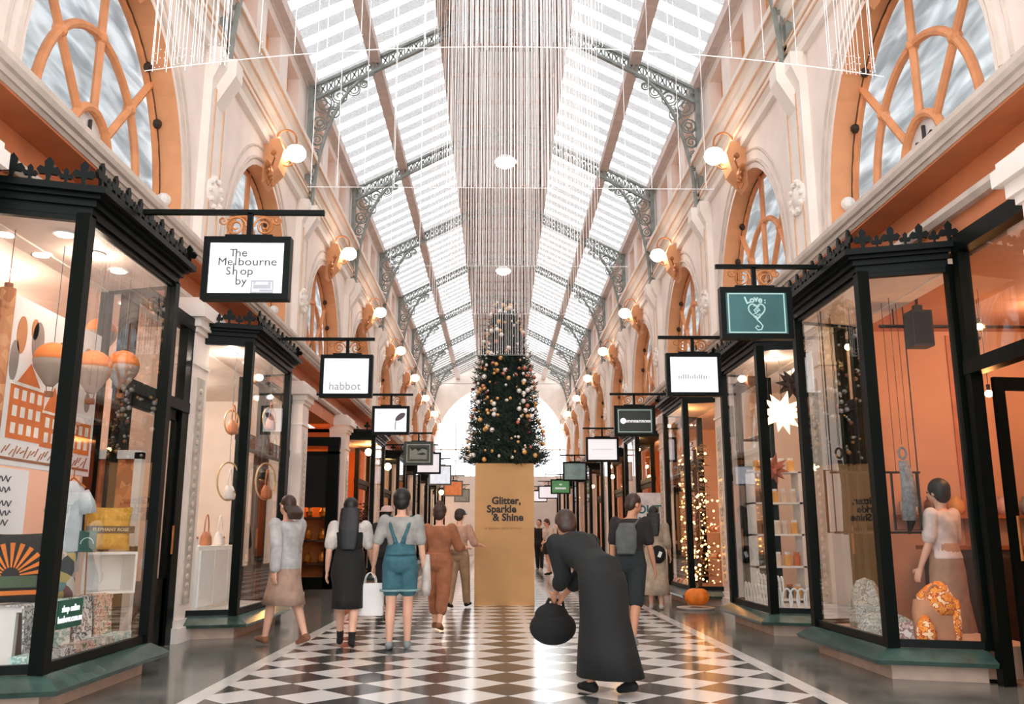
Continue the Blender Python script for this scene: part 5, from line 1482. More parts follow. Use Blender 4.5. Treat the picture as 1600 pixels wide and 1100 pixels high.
# ---------------------------------------------------------------- fairy light shop
platform(1, 15.1, 16.9, (150, 110, 80), 'lights')
rf = random.Random(11)
t = thing('garland_tree', 'dark garland tree hung with amber fairy lights behind the third bay window', 'garland', (3.46, 15.95, 0.27))
MB().lathe((3.46, 15.95, .27), [(.04, 0), (.03, 2.4)], 8).build('stem', M('tree_bark', (70, 52, 38), 0.9), t)
b = MB()
for i in range(420):
    z = .35 + 2.4 * rf.random(); a = rf.uniform(0, 2 * PI); ro = (.36 - .08 * z / 2.7) * rf.uniform(.5, 1.1)
    c = Vector((3.43 + ro * math.cos(a) * .5, 15.95 + ro * 1.9 * math.sin(a), z)); d = Vector((math.cos(a), math.sin(a), rf.uniform(-.6, .3))).normalized() * .12; n_ = d.cross(Vector((0, 0, 1))).normalized() * .02
    b.add([tuple(c - n_), tuple(c + n_), tuple(c + d), tuple(c + Vector((0, 0, .02)))], [(0, 1, 2), (0, 2, 3), (1, 3, 2), (0, 3, 1)])
b.build('foliage', M('brown_green_leaf', (96, 78, 50), 0.7, var=0.3), t)
b = MB()
for i in range(230):
    if i % 2:
        b.ball((rf.uniform(3.3, 3.7), rf.uniform(15.15, 16.85), .35 + 1.5 * rf.random() ** 1.4), rf.choice((.008, .012, .018)), 6, 4); continue
    z = .4 + 2.2 * rf.random() ** 1.2; a = rf.uniform(PI * .5, PI * 1.6); ro = .34 * rf.uniform(.8, 1.2)
    b.ball((3.43 + ro * math.cos(a) * .55, 15.95 + ro * 1.9 * math.sin(a), z), rf.choice((.010, .014, .022)), 6, 4)
o = b.build('fairy_lights', emit_mat('amber_fairy_glow', (255, 176, 96), 6.0), t); o['kind'] = 'stuff'
orn = [M('orn_amber', (226, 140, 52), 0.3, metal=.3), M('orn_rose', (190, 120, 110), 0.35, metal=.2), M('orn_cream', (230, 206, 176), 0.4), M('orn_brown', (110, 62, 40), 0.5)]
labs = ['amber', 'rose', 'cream', 'brown']
op = {}
for i in range(84):
    k = rf.randrange(4); z = .27 + .05; y = 15.2 + 1.6 * rf.random(); x = 3.26 + .3 * rf.random(); r = .05
    lvl = rf.choice((0.32, 0.78, 1.26))
    p = (3.86 + .16 * rf.random() if lvl > .5 else 3.17 + .06 * rf.random(), y, lvl)
    if k not in op:
        op[k] = MB().ball((p[0], p[1], p[2]), (.055, .055, .05), 10, 7).ball((p[0], p[1], p[2] + .055), .012, 6, 4).build('ornament', orn[k], origin=p, smooth=True)
        tag(op[k], labs[k] + ' glass ornament on the shelves of the fairy light window', 'ornament', labs[k] + ' ornaments in the fairy light window')
    else:
        c = op[k].copy(); COL.objects.link(c); c.location = p
t = thing('display_shelf', 'narrow glass shelves of ornaments behind the fairy light window', 'shelf', (3.7, 15.95, .27))
for z in (.71, 1.19): MB().box(3.80, 4.10, 15.1, 16.85, z, z + .018).build('shelf_board', M('pale_wood', (214, 176, 132), 0.4), t)
for y in (15.12, 16.82): MB().box(4.05, 4.10, y - .02, y + .02, .27, 2.0).build('upright', M('pale_wood', (214, 176, 132), 0.4), t)
# framed menu boards on the fairy light and star shop corner
for (y, z, l) in ((12.45, 2.3, 'small dark framed notice on the far end post of the card shop window'), (17.0, 2.2, 'small dark framed notice beyond the fairy light window')):
    t = thing('framed_notice', l, 'notice', (3.6, y, z))
    MB().box(3.42, 3.74, y + .28, y + .32, z - .22, z + .22).build('frame', iron, t); MB().box(3.46, 3.70, y + .27, y + .28, z - .18, z + .18).build('sheet', white_m, t)
# sale sheet hung in the fourth bay window
p = at(1008, 800, 20.3)
t = thing('sale_poster', 'tall white poster with black and coloured letters in front of the fourth bay window', 'poster', (3.4, 20.2, 1.0))
p0, p1 = at(995, 770, 20.15), at(1034, 835, 20.15)
MB().box(p0.x, p1.x, 20.14, 20.16, p1.z, p0.z).build('sheet', M('sheet_white', (236, 236, 240), 0.6), t)
text('OUT', 0.26, M('letter_teal', (40, 120, 130), 0.6), t, ((p0.x + p1.x) / 2, 20.135, p0.z - .38), bold=.006)
MB().box(p0.x + .25, p0.x + .38, 20.13, 20.14, p1.z + .25, p1.z + .42).box(p0.x + .08, p0.x + .22, 20.13, 20.14, p1.z + .05, p1.z + .15).build('mark', M('letter_red', (176, 60, 60), 0.6), t)
MB().tube([(p0.x, 20.15, p0.z), ((p0.x + p1.x) / 2, 20.2, 3.4), (p1.x, 20.15, p0.z)], .004, 4).build('cord', rod_m, t)

# ---------------------------------------------------------------- orange shop with foliage, lamps of the shops beyond
platform(-1, 21.3, 23.1, (150, 90, 50), 'orange')
p = at(566, 800, 21.8)
t = thing('dried_branches', 'dark dried branches and white flowers in the orange lit window', 'plant', (-3.5, 21.8, .27))
MB().lathe((-3.5, 21.8, .27), [(.12, 0), (.18, .25), (.15, .5), (.1, .55)], 14).build('vase', M('dark_vase', (60, 44, 36), 0.4), t)
b = MB(); fl = MB()
for i in range(26):
    a = rf.uniform(0, 2 * PI); tip = Vector((-3.5 + .35 * math.cos(a) * rf.random(), 21.8 + .35 * math.sin(a), 1.3 + rf.random() * .8)); mid = Vector((-3.5 + .1 * math.cos(a), 21.8 + .1 * math.sin(a), 1.1))
    b.tube([(-3.5, 21.8, .8), mid, tip], [.012, .01, .004], 4)
    for q in range(5): b.ball(mid.lerp(tip, .3 + .15 * q) + Vector((rf.uniform(-.06, .06), rf.uniform(-.06, .06), 0)), (.05, .02, .02), 5, 4, (rf.random() * 3, 0, rf.random() * 3))
    if i % 2: fl.ball(mid + Vector((rf.uniform(-.2, .2), rf.uniform(-.2, .2), rf.uniform(-.1, .15))), .045, 7, 5)
b.build('branches', M('dark_branch', (54, 40, 36), 0.8), t); fl.build('flowers', M('grey_white_flower', (206, 206, 214), 0.7), t)
bulb(at(576, 703, 22.5), 'glowing lamp bulb in the top of the orange lit window', 'lamps in the far gift side windows', 3.42, .09)
bulb(at(606, 721, 27.4), 'bright lamp bulb seen past the orange lit window', 'lamps in the far gift side windows', 3.42, .11)
bulb(at(690, 752, 44.0), 'tiny bright lamp bulb far along the gift shop side', 'lamps in the far gift side windows', 3.42, .12)
for k, (x_, y_) in enumerate(((952, 668), (924, 729), (938, 745), (908, 760), (1062, 636))):
    d = (21.5, 26.9, 26.4, 32, 15.9)[k]
    q = at(x_, y_, d); q.x = min(3.7, max(q.x, 3.3)); q.z = min(q.z, 3.2)
    bulb(q, ('small bright bulb in the window under the pale script sign', 'small bright bulb behind the teal grey sign shop', 'warm bulb low behind the fifth bay window', 'warm bulb in the sixth bay window, teal sign side', 'small bright bulb at the top of the fairy light window')[k], 'bulbs in the teal side windows', 3.42, .06)

# text to mesh so that every letter block is real geometry
dg = bpy.context.evaluated_depsgraph_get()
for o in [o for o in COL.objects if o.type == 'FONT']:
    me = bpy.data.meshes.new_from_object(o.evaluated_get(dg))
    me.name = 'lettering'
    nm = o.name
    c = bpy.data.objects.new('lettering', me)
    COL.objects.link(c)
    c.parent = o.parent; c.location = o.location; c.rotation_euler = o.rotation_euler; c.scale = o.scale
    bpy.data.objects.remove(o)
# ================================================================== people
def floor_at(px, py):
    r = cam_ray(px, py); return CAM + r * (-CAM.z / r.z)

def cap(b, p0, p1, r0, r1, n=10):
    p0, p1 = Vector(p0), Vector(p1); d = (p1 - p0).normalized()
    b.tube([p0 - d * r0 * .95, p0 - d * r0 * .6, p0, p0.lerp(p1, .5), p1, p1 + d * r1 * .6, p1 + d * r1 * .95],
           [r0 * .25, r0 * .8, r0, r0 * .5 + r1 * .5, r1, r1 * .8, r1 * .25], n)

def blend(o, vox, it=4):
    m = o.modifiers.new('merge', 'REMESH'); m.mode = 'VOXEL'; m.voxel_size = vox; m.use_smooth_shade = True
    s = o.modifiers.new('smooth', 'SMOOTH'); s.iterations = it; s.factor = 0.5
    return o

SKIN = M('skin_light', (222, 172, 146), 0.55, var=0.04)
SKIN2 = M('skin_tan', (196, 142, 112), 0.55, var=0.04)
HAIR = M('black_hair', (12, 10, 10), 0.5, var=0.3, scale=40)
HAIRB = M('brown_hair', (54, 34, 24), 0.5, var=0.3, scale=40)
EYE = M('eye_dark', (40, 30, 28), 0.3)

class Person:
    def __init__(s, label, loc, H, face=0.0, lean=0.0, legs=((0.12, 0.1), (-0.18, 0.15)), arms=((-0.2, 0.12, 0.2), (0.2, 0.12, 0.2)),
                 head=(0.0, 0.0), skin=None, vox=0.0085, build_w=1.0, name='person', dz=0.0):
        """legs: left, right (swing forward, knee bend); arms: (swing, outward, elbow bend); head: (nod, turn)"""
        s.H, s.vox, s.skin = H, vox, skin or SKIN
        s.M = Matrix.Rotation(face, 4, 'Z'); s.loc = Vector((loc[0], loc[1], dz))
        s.t = thing(name, label, 'person', s.loc); s.w = build_w
        s.hip = Vector((0, 0, 0)); s.lean = lean
        U = Matrix.Rotation(-lean, 3, 'X')          # leaning forward turns the trunk towards +y
        s.U = U
        J = s.J = {}
        for i, sd in enumerate((-1, 1)):
            a, k = legs[i]
            h = Vector((sd * .052 * H * build_w, 0, -.01 * H)); kn = h + Vector((0, math.sin(a), -math.cos(a))) * .242 * H
            an = kn + Vector((0, math.sin(a - k), -math.cos(a - k))) * .238 * H
            fa = Vector((0, math.cos(max(-.6, min(.25, (a - k) * .6))), math.sin(max(-.6, min(.25, (a - k) * .6))) ))
            J['hip', sd], J['knee', sd], J['ank', sd], J['foot', sd] = h, kn, an, fa
            sa, sb, e = arms[i]
            sh = U @ Vector((sd * .108 * H * build_w, 0, .275 * H))
            dirn = Vector((sd * math.sin(sb), math.sin(sa) * math.cos(sb), -math.cos(sa) * math.cos(sb)))
            el = sh + dirn * .168 * H
            d2 = Vector((sd * math.sin(sb) * .6, math.sin(sa + e) * math.cos(sb), -math.cos(sa + e) * math.cos(sb))).normalized()
            wr = el + d2 * .145 * H
            J['sh', sd], J['el', sd], J['wr', sd], J['hd', sd] = sh, el, wr, d2
        low = min((J['ank', sd] + J['foot', sd] * .1 * H).z if J['foot', sd].z < -.1 else J['ank', sd].z for sd in (-1, 1))
        low = min(low, min(J['ank', sd].z for sd in (-1, 1)))
        s.lift = -low + .042 * H
        J['neck'] = U @ Vector((0, 0, .305 * H)); nod, turn = head
        s.HM = (Matrix.Rotation(-turn, 3, 'Z') @ Matrix.Rotation(-(lean * .4 + nod), 3, 'X'))
        J['head'] = J['neck'] + U @ Vector((0, .006 * H, .02 * H)) + s.HM @ Vector((0, .012 * H, .078 * H))
        s.body()
    def W(s, p):
        p = Vector(p); return s.loc + (s.M @ Vector((p.x, p.y, p.z + s.lift)))
    def finish(s, b, name, mat, vox=None, it=4, label=None, parent=None):
        b.v = [tuple(s.W(p)) for p in b.v]
        o = b.build(name, mat, parent or s.t, smooth=True)
        if vox: blend(o, vox, it)
        if label: o['label'] = label
        return o
    def trunk(s, b, secs, n=18, grow=0.0):
        """ellipses up the trunk: (height, half width, half depth, forward shift) in body heights"""
        rings = []
        for z, rx, ry, fy in secs:
            c = s.U @ Vector((0, fy * s.H, z * s.H)) if z > 0 else Vector((0, fy * s.H, z * s.H))
            ax = Vector((1, 0, 0)); ay = s.U @ Vector((0, 1, 0)) if z > 0 else Vector((0, 1, 0))
            rings.append([c + ax * ((rx * s.H * s.w + grow) * math.cos(2 * PI * k / n)) + ay * ((ry * s.H + grow) * math.sin(2 * PI * k / n)) for k in range(n)])
        b.loft(rings)
    TR = [(-.06, .06, .05, 0), (-.03, .09, .066, -.004), (.02, .094, .068, -.006), (.08, .080, .056, 0), (.12, .074, .052, .003), (.18, .084, .060, .004), (.24, .098, .060, 0), (.275, .10, .046, -.003), (.295, .06, .034, -.003), (.305, .034, .030, 0)]
    def body(s):
        H, J = s.H, s.J; b = MB()
        s.trunk(b, s.TR)
        for sd in (-1, 1):
            cap(b, J['hip', sd], J['knee', sd], .050 * H, .034 * H); 
            m = J['knee', sd].lerp(J['ank', sd], .35) + Vector((0, -.006 * H, 0))
            cap(b, J['knee', sd], m, .033 * H, .032 * H); cap(b, m, J['ank', sd], .031 * H, .020 * H)
            an, fd = J['ank', sd], J['foot', sd]; dn = Vector((0, fd.z, -fd.y))
            hl = an + dn * .022 * H - fd * .018 * H
            cap(b, an, hl, .021 * H, .02 * H); cap(b, hl, an + dn * .030 * H + fd * .075 * H, .020 * H, .013 * H); cap(b, an, an + dn * .028 * H + fd * .06 * H, .02 * H, .016 * H)
            cap(b, J['sh', sd], J['el', sd], .029 * H, .023 * H); mm = J['el', sd].lerp(J['wr', sd], .3)
            cap(b, J['el', sd], mm, .022 * H, .0225 * H); cap(b, mm, J['wr', sd], .0225 * H, .015 * H)
            # hand
            w, d = J['wr', sd], J['hd', sd]; fw = Vector((0, 1, 0)); fw = (fw - d * fw.dot(d)).normalized(); inn = d.cross(fw) * 1.0
            if inn.x * sd > 0: inn = -inn
            c = w + d * .028 * H
            for q in (-1, 0, 1): cap(b, w + fw * q * .006 * H, w + d * .05 * H + fw * q * .014 * H, .009 * H, .0095 * H, 8)
            for q, L in ((-1.5, .034), (-.5, .042), (.5, .045), (1.5, .040)):
                k0 = w + d * .054 * H + fw * q * .0115 * H; k1 = k0 + d * L * .5 * H + inn * .004 * H; k2 = k1 + (d * .8 + inn * .6).normalized() * L * .5 * H
                cap(b, k0, k1, .0058 * H, .0054 * H, 7); cap(b, k1, k2, .0054 * H, .0046 * H, 7)
            t0 = w + d * .018 * H + fw * .015 * H; t1 = t0 + (d * .6 + fw * .8).normalized() * .026 * H; t2 = t1 + (d * .95 + inn * .3).normalized() * .022 * H
            cap(b, t0, t1, .0075 * H, .0062 * H, 7); cap(b, t1, t2, .006 * H, .005 * H, 7)
        cap(b, J['neck'] - s.U @ Vector((0, 0, .02 * H)), J['head'] - s.HM @ Vector((0, .006 * H, .03 * H)), .031 * H, .030 * H)
        hd = lambda x, y, z: J['head'] + s.HM @ Vector((x * H, y * H, z * H))
        def el(c, r, e=None):
            q = MB().ball((0, 0, 0), [v * H for v in r], 14, 10); q.v = [tuple(J['head'] + s.HM @ (Vector(p) + Vector(c) * H)) for p in q.v]; b.add(q.v, q.f)
        el((0, -.008, .012), (.047, .056, .055)); el((0, .010, -.020), (.038, .044, .042)); el((0, .026, -.046), (.022, .022, .016))
        cap(b, hd(0, .050, .004), hd(0, .062, -.018), .0055 * H, .0085 * H, 8)
        for sd in (-1, 1): el((sd * .048, -.006, -.008), (.007, .013, .018)); cap(b, hd(sd * .02, .046, .012), hd(sd * .034, .040, .012), .006 * H, .005 * H, 7)
        cap(b, hd(-.012, .050, -.034), hd(.012, .050, -.034), .006 * H, .006 * H, 7)
        s.b = s.finish(b, 'body', s.skin, s.vox, 3)
        for sd in (-1, 1):
            e = MB(); q = MB().ball((0, 0, 0), .0068 * H, 8, 6); q.v = [tuple(J['head'] + s.HM @ (Vector(p) + Vector((sd * .019 * H, .0475 * H, .002 * H)))) for p in q.v]; e.add(q.v, q.f)
            s.finish(e, 'eye', EYE)
    # clothes
    def hair(s, mat, long=0.0, bun=0.0, puff=1.0):
        H, J = s.H, s.J; b = MB()
        def el(c, r):
            q = MB().ball((0, 0, 0), [v * H for v in r], 16, 12); q.v = [tuple(J['head'] + s.HM @ (Vector(p) + Vector(c) * H)) for p in q.v]; b.add(q.v, q.f)
        el((0, -.016, .021), (.053 * puff, .056 * puff, .056 * puff)); el((0, -.034, -.008), (.050 * puff, .036 * puff, .050 * puff))
        if bun: el((0, -.03, .075), (.03 * bun, .03 * bun, .028 * bun))
        if long:
            top = J['head'] + s.HM @ Vector((0, -.03 * H, 0)); rings = []
            for u in (0, .25, .5, .75, 1):
                c = top + Vector((0, -(.012 + .05 * min(1, u * 2)) * H, -long * u)) + (s.U @ Vector((0, 0, 0)))
                wd = (.066 + .012 * math.sin(PI * u) - .012 * u) * H; rings.append([c + Vector((wd * math.cos(2 * PI * k / 14), .024 * H * (1 - .4 * u) * math.sin(2 * PI * k / 14), 0)) for k in range(14)])
            b.loft(rings)
        return s.finish(b, 'hair', mat, .009, 2)
    def top(s, mat, sleeve=0.5, grow=.014, lo=-.02, name='top', puff=0.0, neck=.292):
        H, J = s.H, s.J; b = MB()
        s.trunk(b, [q for q in s.TR if lo - .011 <= q[0] <= neck + .004], grow=grow)
        for sd in (-1, 1):
            if sleeve <= 0: continue
            sh, e, w = J['sh', sd], J['el', sd], J['wr', sd]
            if sleeve <= 1:
                cap(b, sh, sh.lerp(e, sleeve), .029 * H + grow + puff, .025 * H + grow * 1.2 + puff)
            else:
                cap(b, sh, e, .029 * H + grow, .024 * H + grow); cap(b, e, e.lerp(w, min(1, sleeve - 1)), .024 * H + grow, .018 * H + grow * 1.1)
        return s.finish(b, name, mat, .011, 4)
    def skirt(s, mat, hem, top=.11, flare=.15, name='skirt', grow=.016):
        """hem: height above floor in metres"""
        H, J = s.H, s.J; b = MB(); z1 = hem - s.lift; rings = []; n = 26
        ka, kb = J['knee', -1], J['knee', 1]
        secs = [(top * H, .076 * H, .056 * H), (.02 * H, .096 * H, .072 * H), (-.05 * H, .104 * H, .08 * H)]
        for z, rx, ry in secs:
            c = s.U @ Vector((0, 0, z)) if z > 0 else Vector((0, 0, z))
            rings.append([c + Vector(((rx * s.w + grow) * math.cos(2 * PI * k / n), (ry + grow) * math.sin(2 * PI * k / n), 0)) for k in range(n)])
        for u in (.35, .7, 1.0):
            z = -.05 * H + (z1 + .05 * H) * u; tt = min(1, -z / (.242 * H))
            ca, cb = J['hip', -1].lerp(ka, tt), J['hip', 1].lerp(kb, tt)
            if tt >= 1:
                v = min(1, (-z - .242 * H) / (.238 * H)); ca, cb = ka.lerp(J['ank', -1], v), kb.lerp(J['ank', 1], v)
            cy = (ca.y + cb.y) / 2; ry = abs(ca.y - cb.y) / 2 + .075 * H * (1 + flare * u); rx = .105 * H * (1 + flare * u) * s.w
            rings.append([Vector((rx * (1 + .03 * math.sin(7 * 2 * PI * k / n) * u) * math.cos(2 * PI * k / n), cy + ry * (1 + .04 * math.sin(6 * 2 * PI * k / n) * u) * math.sin(2 * PI * k / n), z)) for k in range(n)])
        b.loft(rings)
        return s.finish(b, name, mat)
    def trousers(s, mat, frac=2.0, grow=.016, name='trousers', cuff=None):
        H, J = s.H, s.J; b = MB()
        s.trunk(b, [q for q in s.TR if q[0] <= .09], grow=grow)
        c = MB()
        for sd in (-1, 1):
            h, k, a = J['hip', sd], J['knee', sd], J['ank', sd]
            f = min(1, frac); e = h.lerp(k, f); cap(b, h, e, .050 * H + grow, (.050 - .016 * f) * H + grow * 1.1)
            if frac > 1: cap(b, k, k.lerp(a, frac - 1), .034 * H + grow, .026 * H + grow)
        return s.finish(b, name, mat, .011, 4)
    def shoes(s, mat, sock=None, name='shoe'):
        H, J = s.H, s.J
        for sd in (-1, 1):
            b = MB(); an, fd = J['ank', sd], J['foot', sd]; dn = Vector((0, fd.z, -fd.y))
            hl = an + dn * .020 * H - fd * .020 * H
            cap(b, an + dn * .006 * H, hl, .024 * H, .024 * H); cap(b, hl, an + dn * .026 * H + fd * .085 * H, .0235 * H, .017 * H); cap(b, an + dn * .010 * H, an + dn * .022 * H + fd * .06 * H, .024 * H, .02 * H)
            s.finish(b, name, mat, .009, 3)
            if sock:
                k = J['knee', sd]; q = MB(); cap(q, an, an.lerp(k, .2), .0235 * H, .026 * H); s.finish(q, 'sock', sock, .009, 2)

def cl(name, rgb, **k): return M('cloth_' + name, tuple(c * .55 if sum(rgb) < 200 else c * .88 for c in rgb), 0.85, var=0.12, scale=10, **k)
# long haired woman, black dress
q = floor_at(540, 1012)
p1 = Person('person in a calf length black dress with white sleeves and long black hair', q, 1.53, 0.05, legs=((.26, .12), (-.18, .16)), arms=((-.15, .16, .5), (.2, .2, .5)))
p1.hair(HAIR, long=.44); p1.top(cl('white_blouse', (232, 222, 214)), .75, .018, lo=.1, puff=.008, name='blouse')
p1.top(cl('black_dress', (36, 38, 36)), 0, .024, lo=-.03, name='dress_bodice', neck=.25); p1.skirt(cl('black_dress', (36, 38, 36)), .40, top=.12, flare=.05, name='dress_skirt', grow=.028)
p1.shoes(cl('black_boot', (30, 30, 30)), cl('black_sock', (26, 26, 26)))
# denim overalls
q = floor_at(622, 1014)
p2 = Person('person seen from behind in teal denim overall shorts and a grey tee, short black hair', q, 1.62, -0.05, legs=((-.06, .06), (.10, .06)), arms=((-.05, .30, .55), (.05, .16, .18)))
p2.hair(HAIR, puff=1.12); p2.top(cl('grey_tee', (184, 182, 176)), .8, .018, lo=.02, name='tee')
den = cl('teal_denim', (66, 118, 132)); p2.trousers(den, .62, .030, name='overall_shorts')
b = MB(); p2.trunk(b, [x for x in p2.TR if .01 < x[0] <= .125], grow=.030)
for sd in (-1, 1):
    a0 = p2.U @ Vector((sd * .022 * p2.H, -.07 * p2.H, .13 * p2.H)); a1 = p2.U @ Vector((sd * .06 * p2.H, -.062 * p2.H, .24 * p2.H)); a2 = p2.U @ Vector((sd * .066 * p2.H, 0, .30 * p2.H)); a3 = p2.U @ Vector((sd * .05 * p2.H, .068 * p2.H, .22 * p2.H))
    b.tube([a0, a1, a2, a3], .02, 8)
    cap(b, p2.U @ Vector((sd * .02 * p2.H, -.052 * p2.H, .12 * p2.H)), p2.U @ Vector((sd * .03 * p2.H, -.056 * p2.H, .16 * p2.H)), .03, .025)
p2.finish(b, 'overall_bib', den, .011, 4)
b = MB(); 
for sd in (-1, 1):
    e = p2.J['hip', sd].lerp(p2.J['knee', sd], .66); r_ = .06 * p2.H + .016
    b.tube([e + Vector((r_ * math.cos(2 * PI * k / 18), r_ * math.sin(2 * PI * k / 18), 0)) for k in range(18)], .012, 6, closed=True)
p2.finish(b, 'turned_cuff', cl('pale_denim', (150, 186, 190)), label='pale turned up cuff')
p2.shoes(cl('grey_sneaker', (150, 160, 160)))
# shopping bag in the left hand, jacket over the right arm
w = p2.W(p2.J['wr', -1] + p2.J['hd', -1] * .06 * 1.62)
t = thing('shopping_bag', 'white paper shopping bag held between the black dress and the denim overalls', 'bag', (w.x, w.y, w.z - .42))
x, y, z = w.x - .02, w.y, w.z - .44
MB().loft([[(x + a * .145 * u, y + c * .05 * u, z + h) for a, c in ((-1, -1), (1, -1), (1, 1), (-1, 1))] for h, u in ((0, .96), (.02, 1), (.33, 1))]).build('bag', white_m, t)
MB().tube([(x + .06 * math.cos(PI * i / 10), y - .05, z + .33 + .11 * math.sin(PI * i / 10)) for i in range(11)], .005, 5).tube([(x + .06 * math.cos(PI * i / 10), y + .05, z + .33 + .11 * math.sin(PI * i / 10)) for i in range(11)], .005, 5).build('handle', white_m, t)
w = p2.W(p2.J['wr', 1])
tag(MB().loft([[(w.x + .03 + .05 * u * math.cos(2 * PI * k / 12), w.y + .06 * u * math.sin(2 * PI * k / 12), w.z + h) for k in range(12)] for h, u in ((-.28, .8), (-.2, 1.05), (.02, .8), (.14, .55))]).build('cardigan', cl('pale_knit', (226, 216, 208)), origin=w, smooth=True),
    'pale cardigan hanging over the right arm beside the denim overalls', 'cardigan')
# brown and orange dress
q = floor_at(684, 985)
p3 = Person('person in a rust brown jumpsuit with tied up brown hair walking beside the denim overalls', q, 1.52, -0.25, legs=((.22, .1), (-.16, .2)), arms=((.3, .2, 1.2), (.35, .25, 1.2)), vox=.0095)
rust = cl('rust_brown', (178, 112, 76)); p3.hair(HAIRB, bun=1.0, puff=1.1); p3.top(rust, 1.4, .026, lo=-.02, name='jumpsuit_top'); p3.trousers(rust, 1.55, .034, name='jumpsuit_legs'); p3.shoes(cl('tan_shoe', (150, 100, 70)))
q = floor_at(716, 950)
p4 = Person('person in a peach shirt, dark green cap and khaki trousers close to the tan box', q, 1.56, -0.4, legs=((-.2, .1), (.25, .1)), arms=((.5, .3, 1.0), (.2, .3, 1.2)), vox=.01)
p4.hair(HAIRB); p4.top(cl('peach_shirt', (214, 168, 144)), 1.2, .024, lo=-.02, name='shirt'); p4.trousers(cl('khaki', (176, 140, 106)), 1.95, .024); p4.shoes(cl('black_boot', (30, 30, 30)))
b = MB()
hb = MB().ball((0, 0, .026 * 1.56), (.058 * 1.56, .064 * 1.56, .048 * 1.56), 16, 10); hb.box(-.05, .05, .06, .16, .02, .035)
hb.v = [tuple(p4.J['head'] + p4.HM @ Vector(v)) for v in hb.v]; p4.finish(hb, 'cap', cl('dark_teal_cap', (44, 82, 92)))
w = p4.W(p4.J['wr', -1])
tag(MB().loft([[(w.x + .02 + .16 * u * math.cos(2 * PI * k / 16), w.y + .03 + .07 * u * math.sin(2 * PI * k / 16), w.z + h) for k in range(16)] for h, u in ((-.26, .75), (-.2, 1), (.0, .95), (.06, .5))]).build('shoulder_bag', pattern_mat('camo_bag', [(120, 124, 110), (176, 166, 150), (80, 84, 76)], 14, 'noise'), origin=w, smooth=True), 'mottled grey green bag carried by the person in the peach shirt', 'bag')
# person in grey passing the handbag shop
q = floor_at(440, 1008)
p5 = Person('person in a pale grey jacket and tan skirt passing the white handbag shop', q, 1.58, 0.9, legs=((.3, .1), (-.25, .25)), arms=((-.35, .12, .3), (.35, .12, .3)))
p5.hair(HAIRB, long=.15); p5.top(cl('pale_grey_jacket', (206, 204, 202)), 1.9, .03, lo=-.03, name='jacket'); p5.skirt(cl('tan_skirt', (190, 156, 136)), .42, flare=.25); p5.shoes(cl('tan_shoe', (150, 100, 70)))
# stooping person in the foreground
q = floor_at(946, 1084)
p6 = Person('person in a long black coat and skirt bending forward in the middle of the walkway', q, 1.60, 0.55, lean=1.02, legs=((.14, .12), (-.18, .14)), arms=((.12, -.34, .75), (.12, -.30, .70)), head=(.0, 0.3), skin=SKIN2)
blkc = cl('black_coat', (36, 44, 44)); p6.hair(HAIRB, puff=1.05); p6.top(blkc, 1.45, .034, lo=-.04, name='coat'); p6.skirt(cl('black_skirt', (28, 32, 32)), .13, top=.05, flare=.35, grow=.035); p6.shoes(cl('black_boot', (30, 30, 30)))
w = p6.W(p6.J['wr', -1])
w = p6.W(p6.J['wr', -1] + p6.J['hd', -1] * .1); w2 = p6.W(p6.J['wr', 1] + p6.J['hd', 1] * .1); mid = (w + w2) / 2
tag(MB().ball((mid.x - .02, mid.y, mid.z - .20), (.19, .10, .14), 24, 16).ball((mid.x - .03, mid.y, mid.z - .11), (.14, .08, .10), 20, 12).tube([(mid.x - .12, mid.y, mid.z - .12), (mid.x - .05, mid.y, mid.z + .02), (mid.x + .06, mid.y, mid.z + .01), (mid.x + .08, mid.y, mid.z - .12)], .014, 8).build('shoulder_bag', cl('black_bag', (24, 26, 26)), origin=mid, smooth=True), 'slouchy black bag held by the person bending forward', 'bag')
# man in a dark tee
q = floor_at(988, 1008)
p7 = Person('person in a dark brown tee and dark shorts walking past, face turned to the shops', q, 1.60, -0.45, lean=.1, legs=((.28, .1), (-.2, .2)), arms=((-.1, .1, .25), (.1, .12, .3)), head=(.25, .7), skin=SKIN2)
p7.hair(HAIRB); p7.top(cl('dark_tee', (58, 50, 50)), .75, .02, lo=-.03, name='tee'); p7.trousers(cl('teal_black', (50, 66, 70)), 1.0, .026, name='shorts'); p7.shoes(cl('grey_sneaker', (150, 160, 160)))
b = MB(); p7.trunk(b, [(.05, .06, .035, -.085), (.1, .075, .045, -.09), (.2, .075, .045, -.088), (.26, .05, .03, -.08)]); b.tube([p7.U @ Vector((.06 * 1.6, -.08 * 1.6, .25 * 1.6)), p7.U @ Vector((.07 * 1.6, 0, .306 * 1.6)), p7.U @ Vector((.06 * 1.6, .075 * 1.6, .2 * 1.6)), p7.U @ Vector((.09 * 1.6, .0 * 1.6, .06 * 1.6))], .016, 6)
p7.finish(b, 'backpack', cl('grey_pack', (96, 100, 98)), .011, 3)
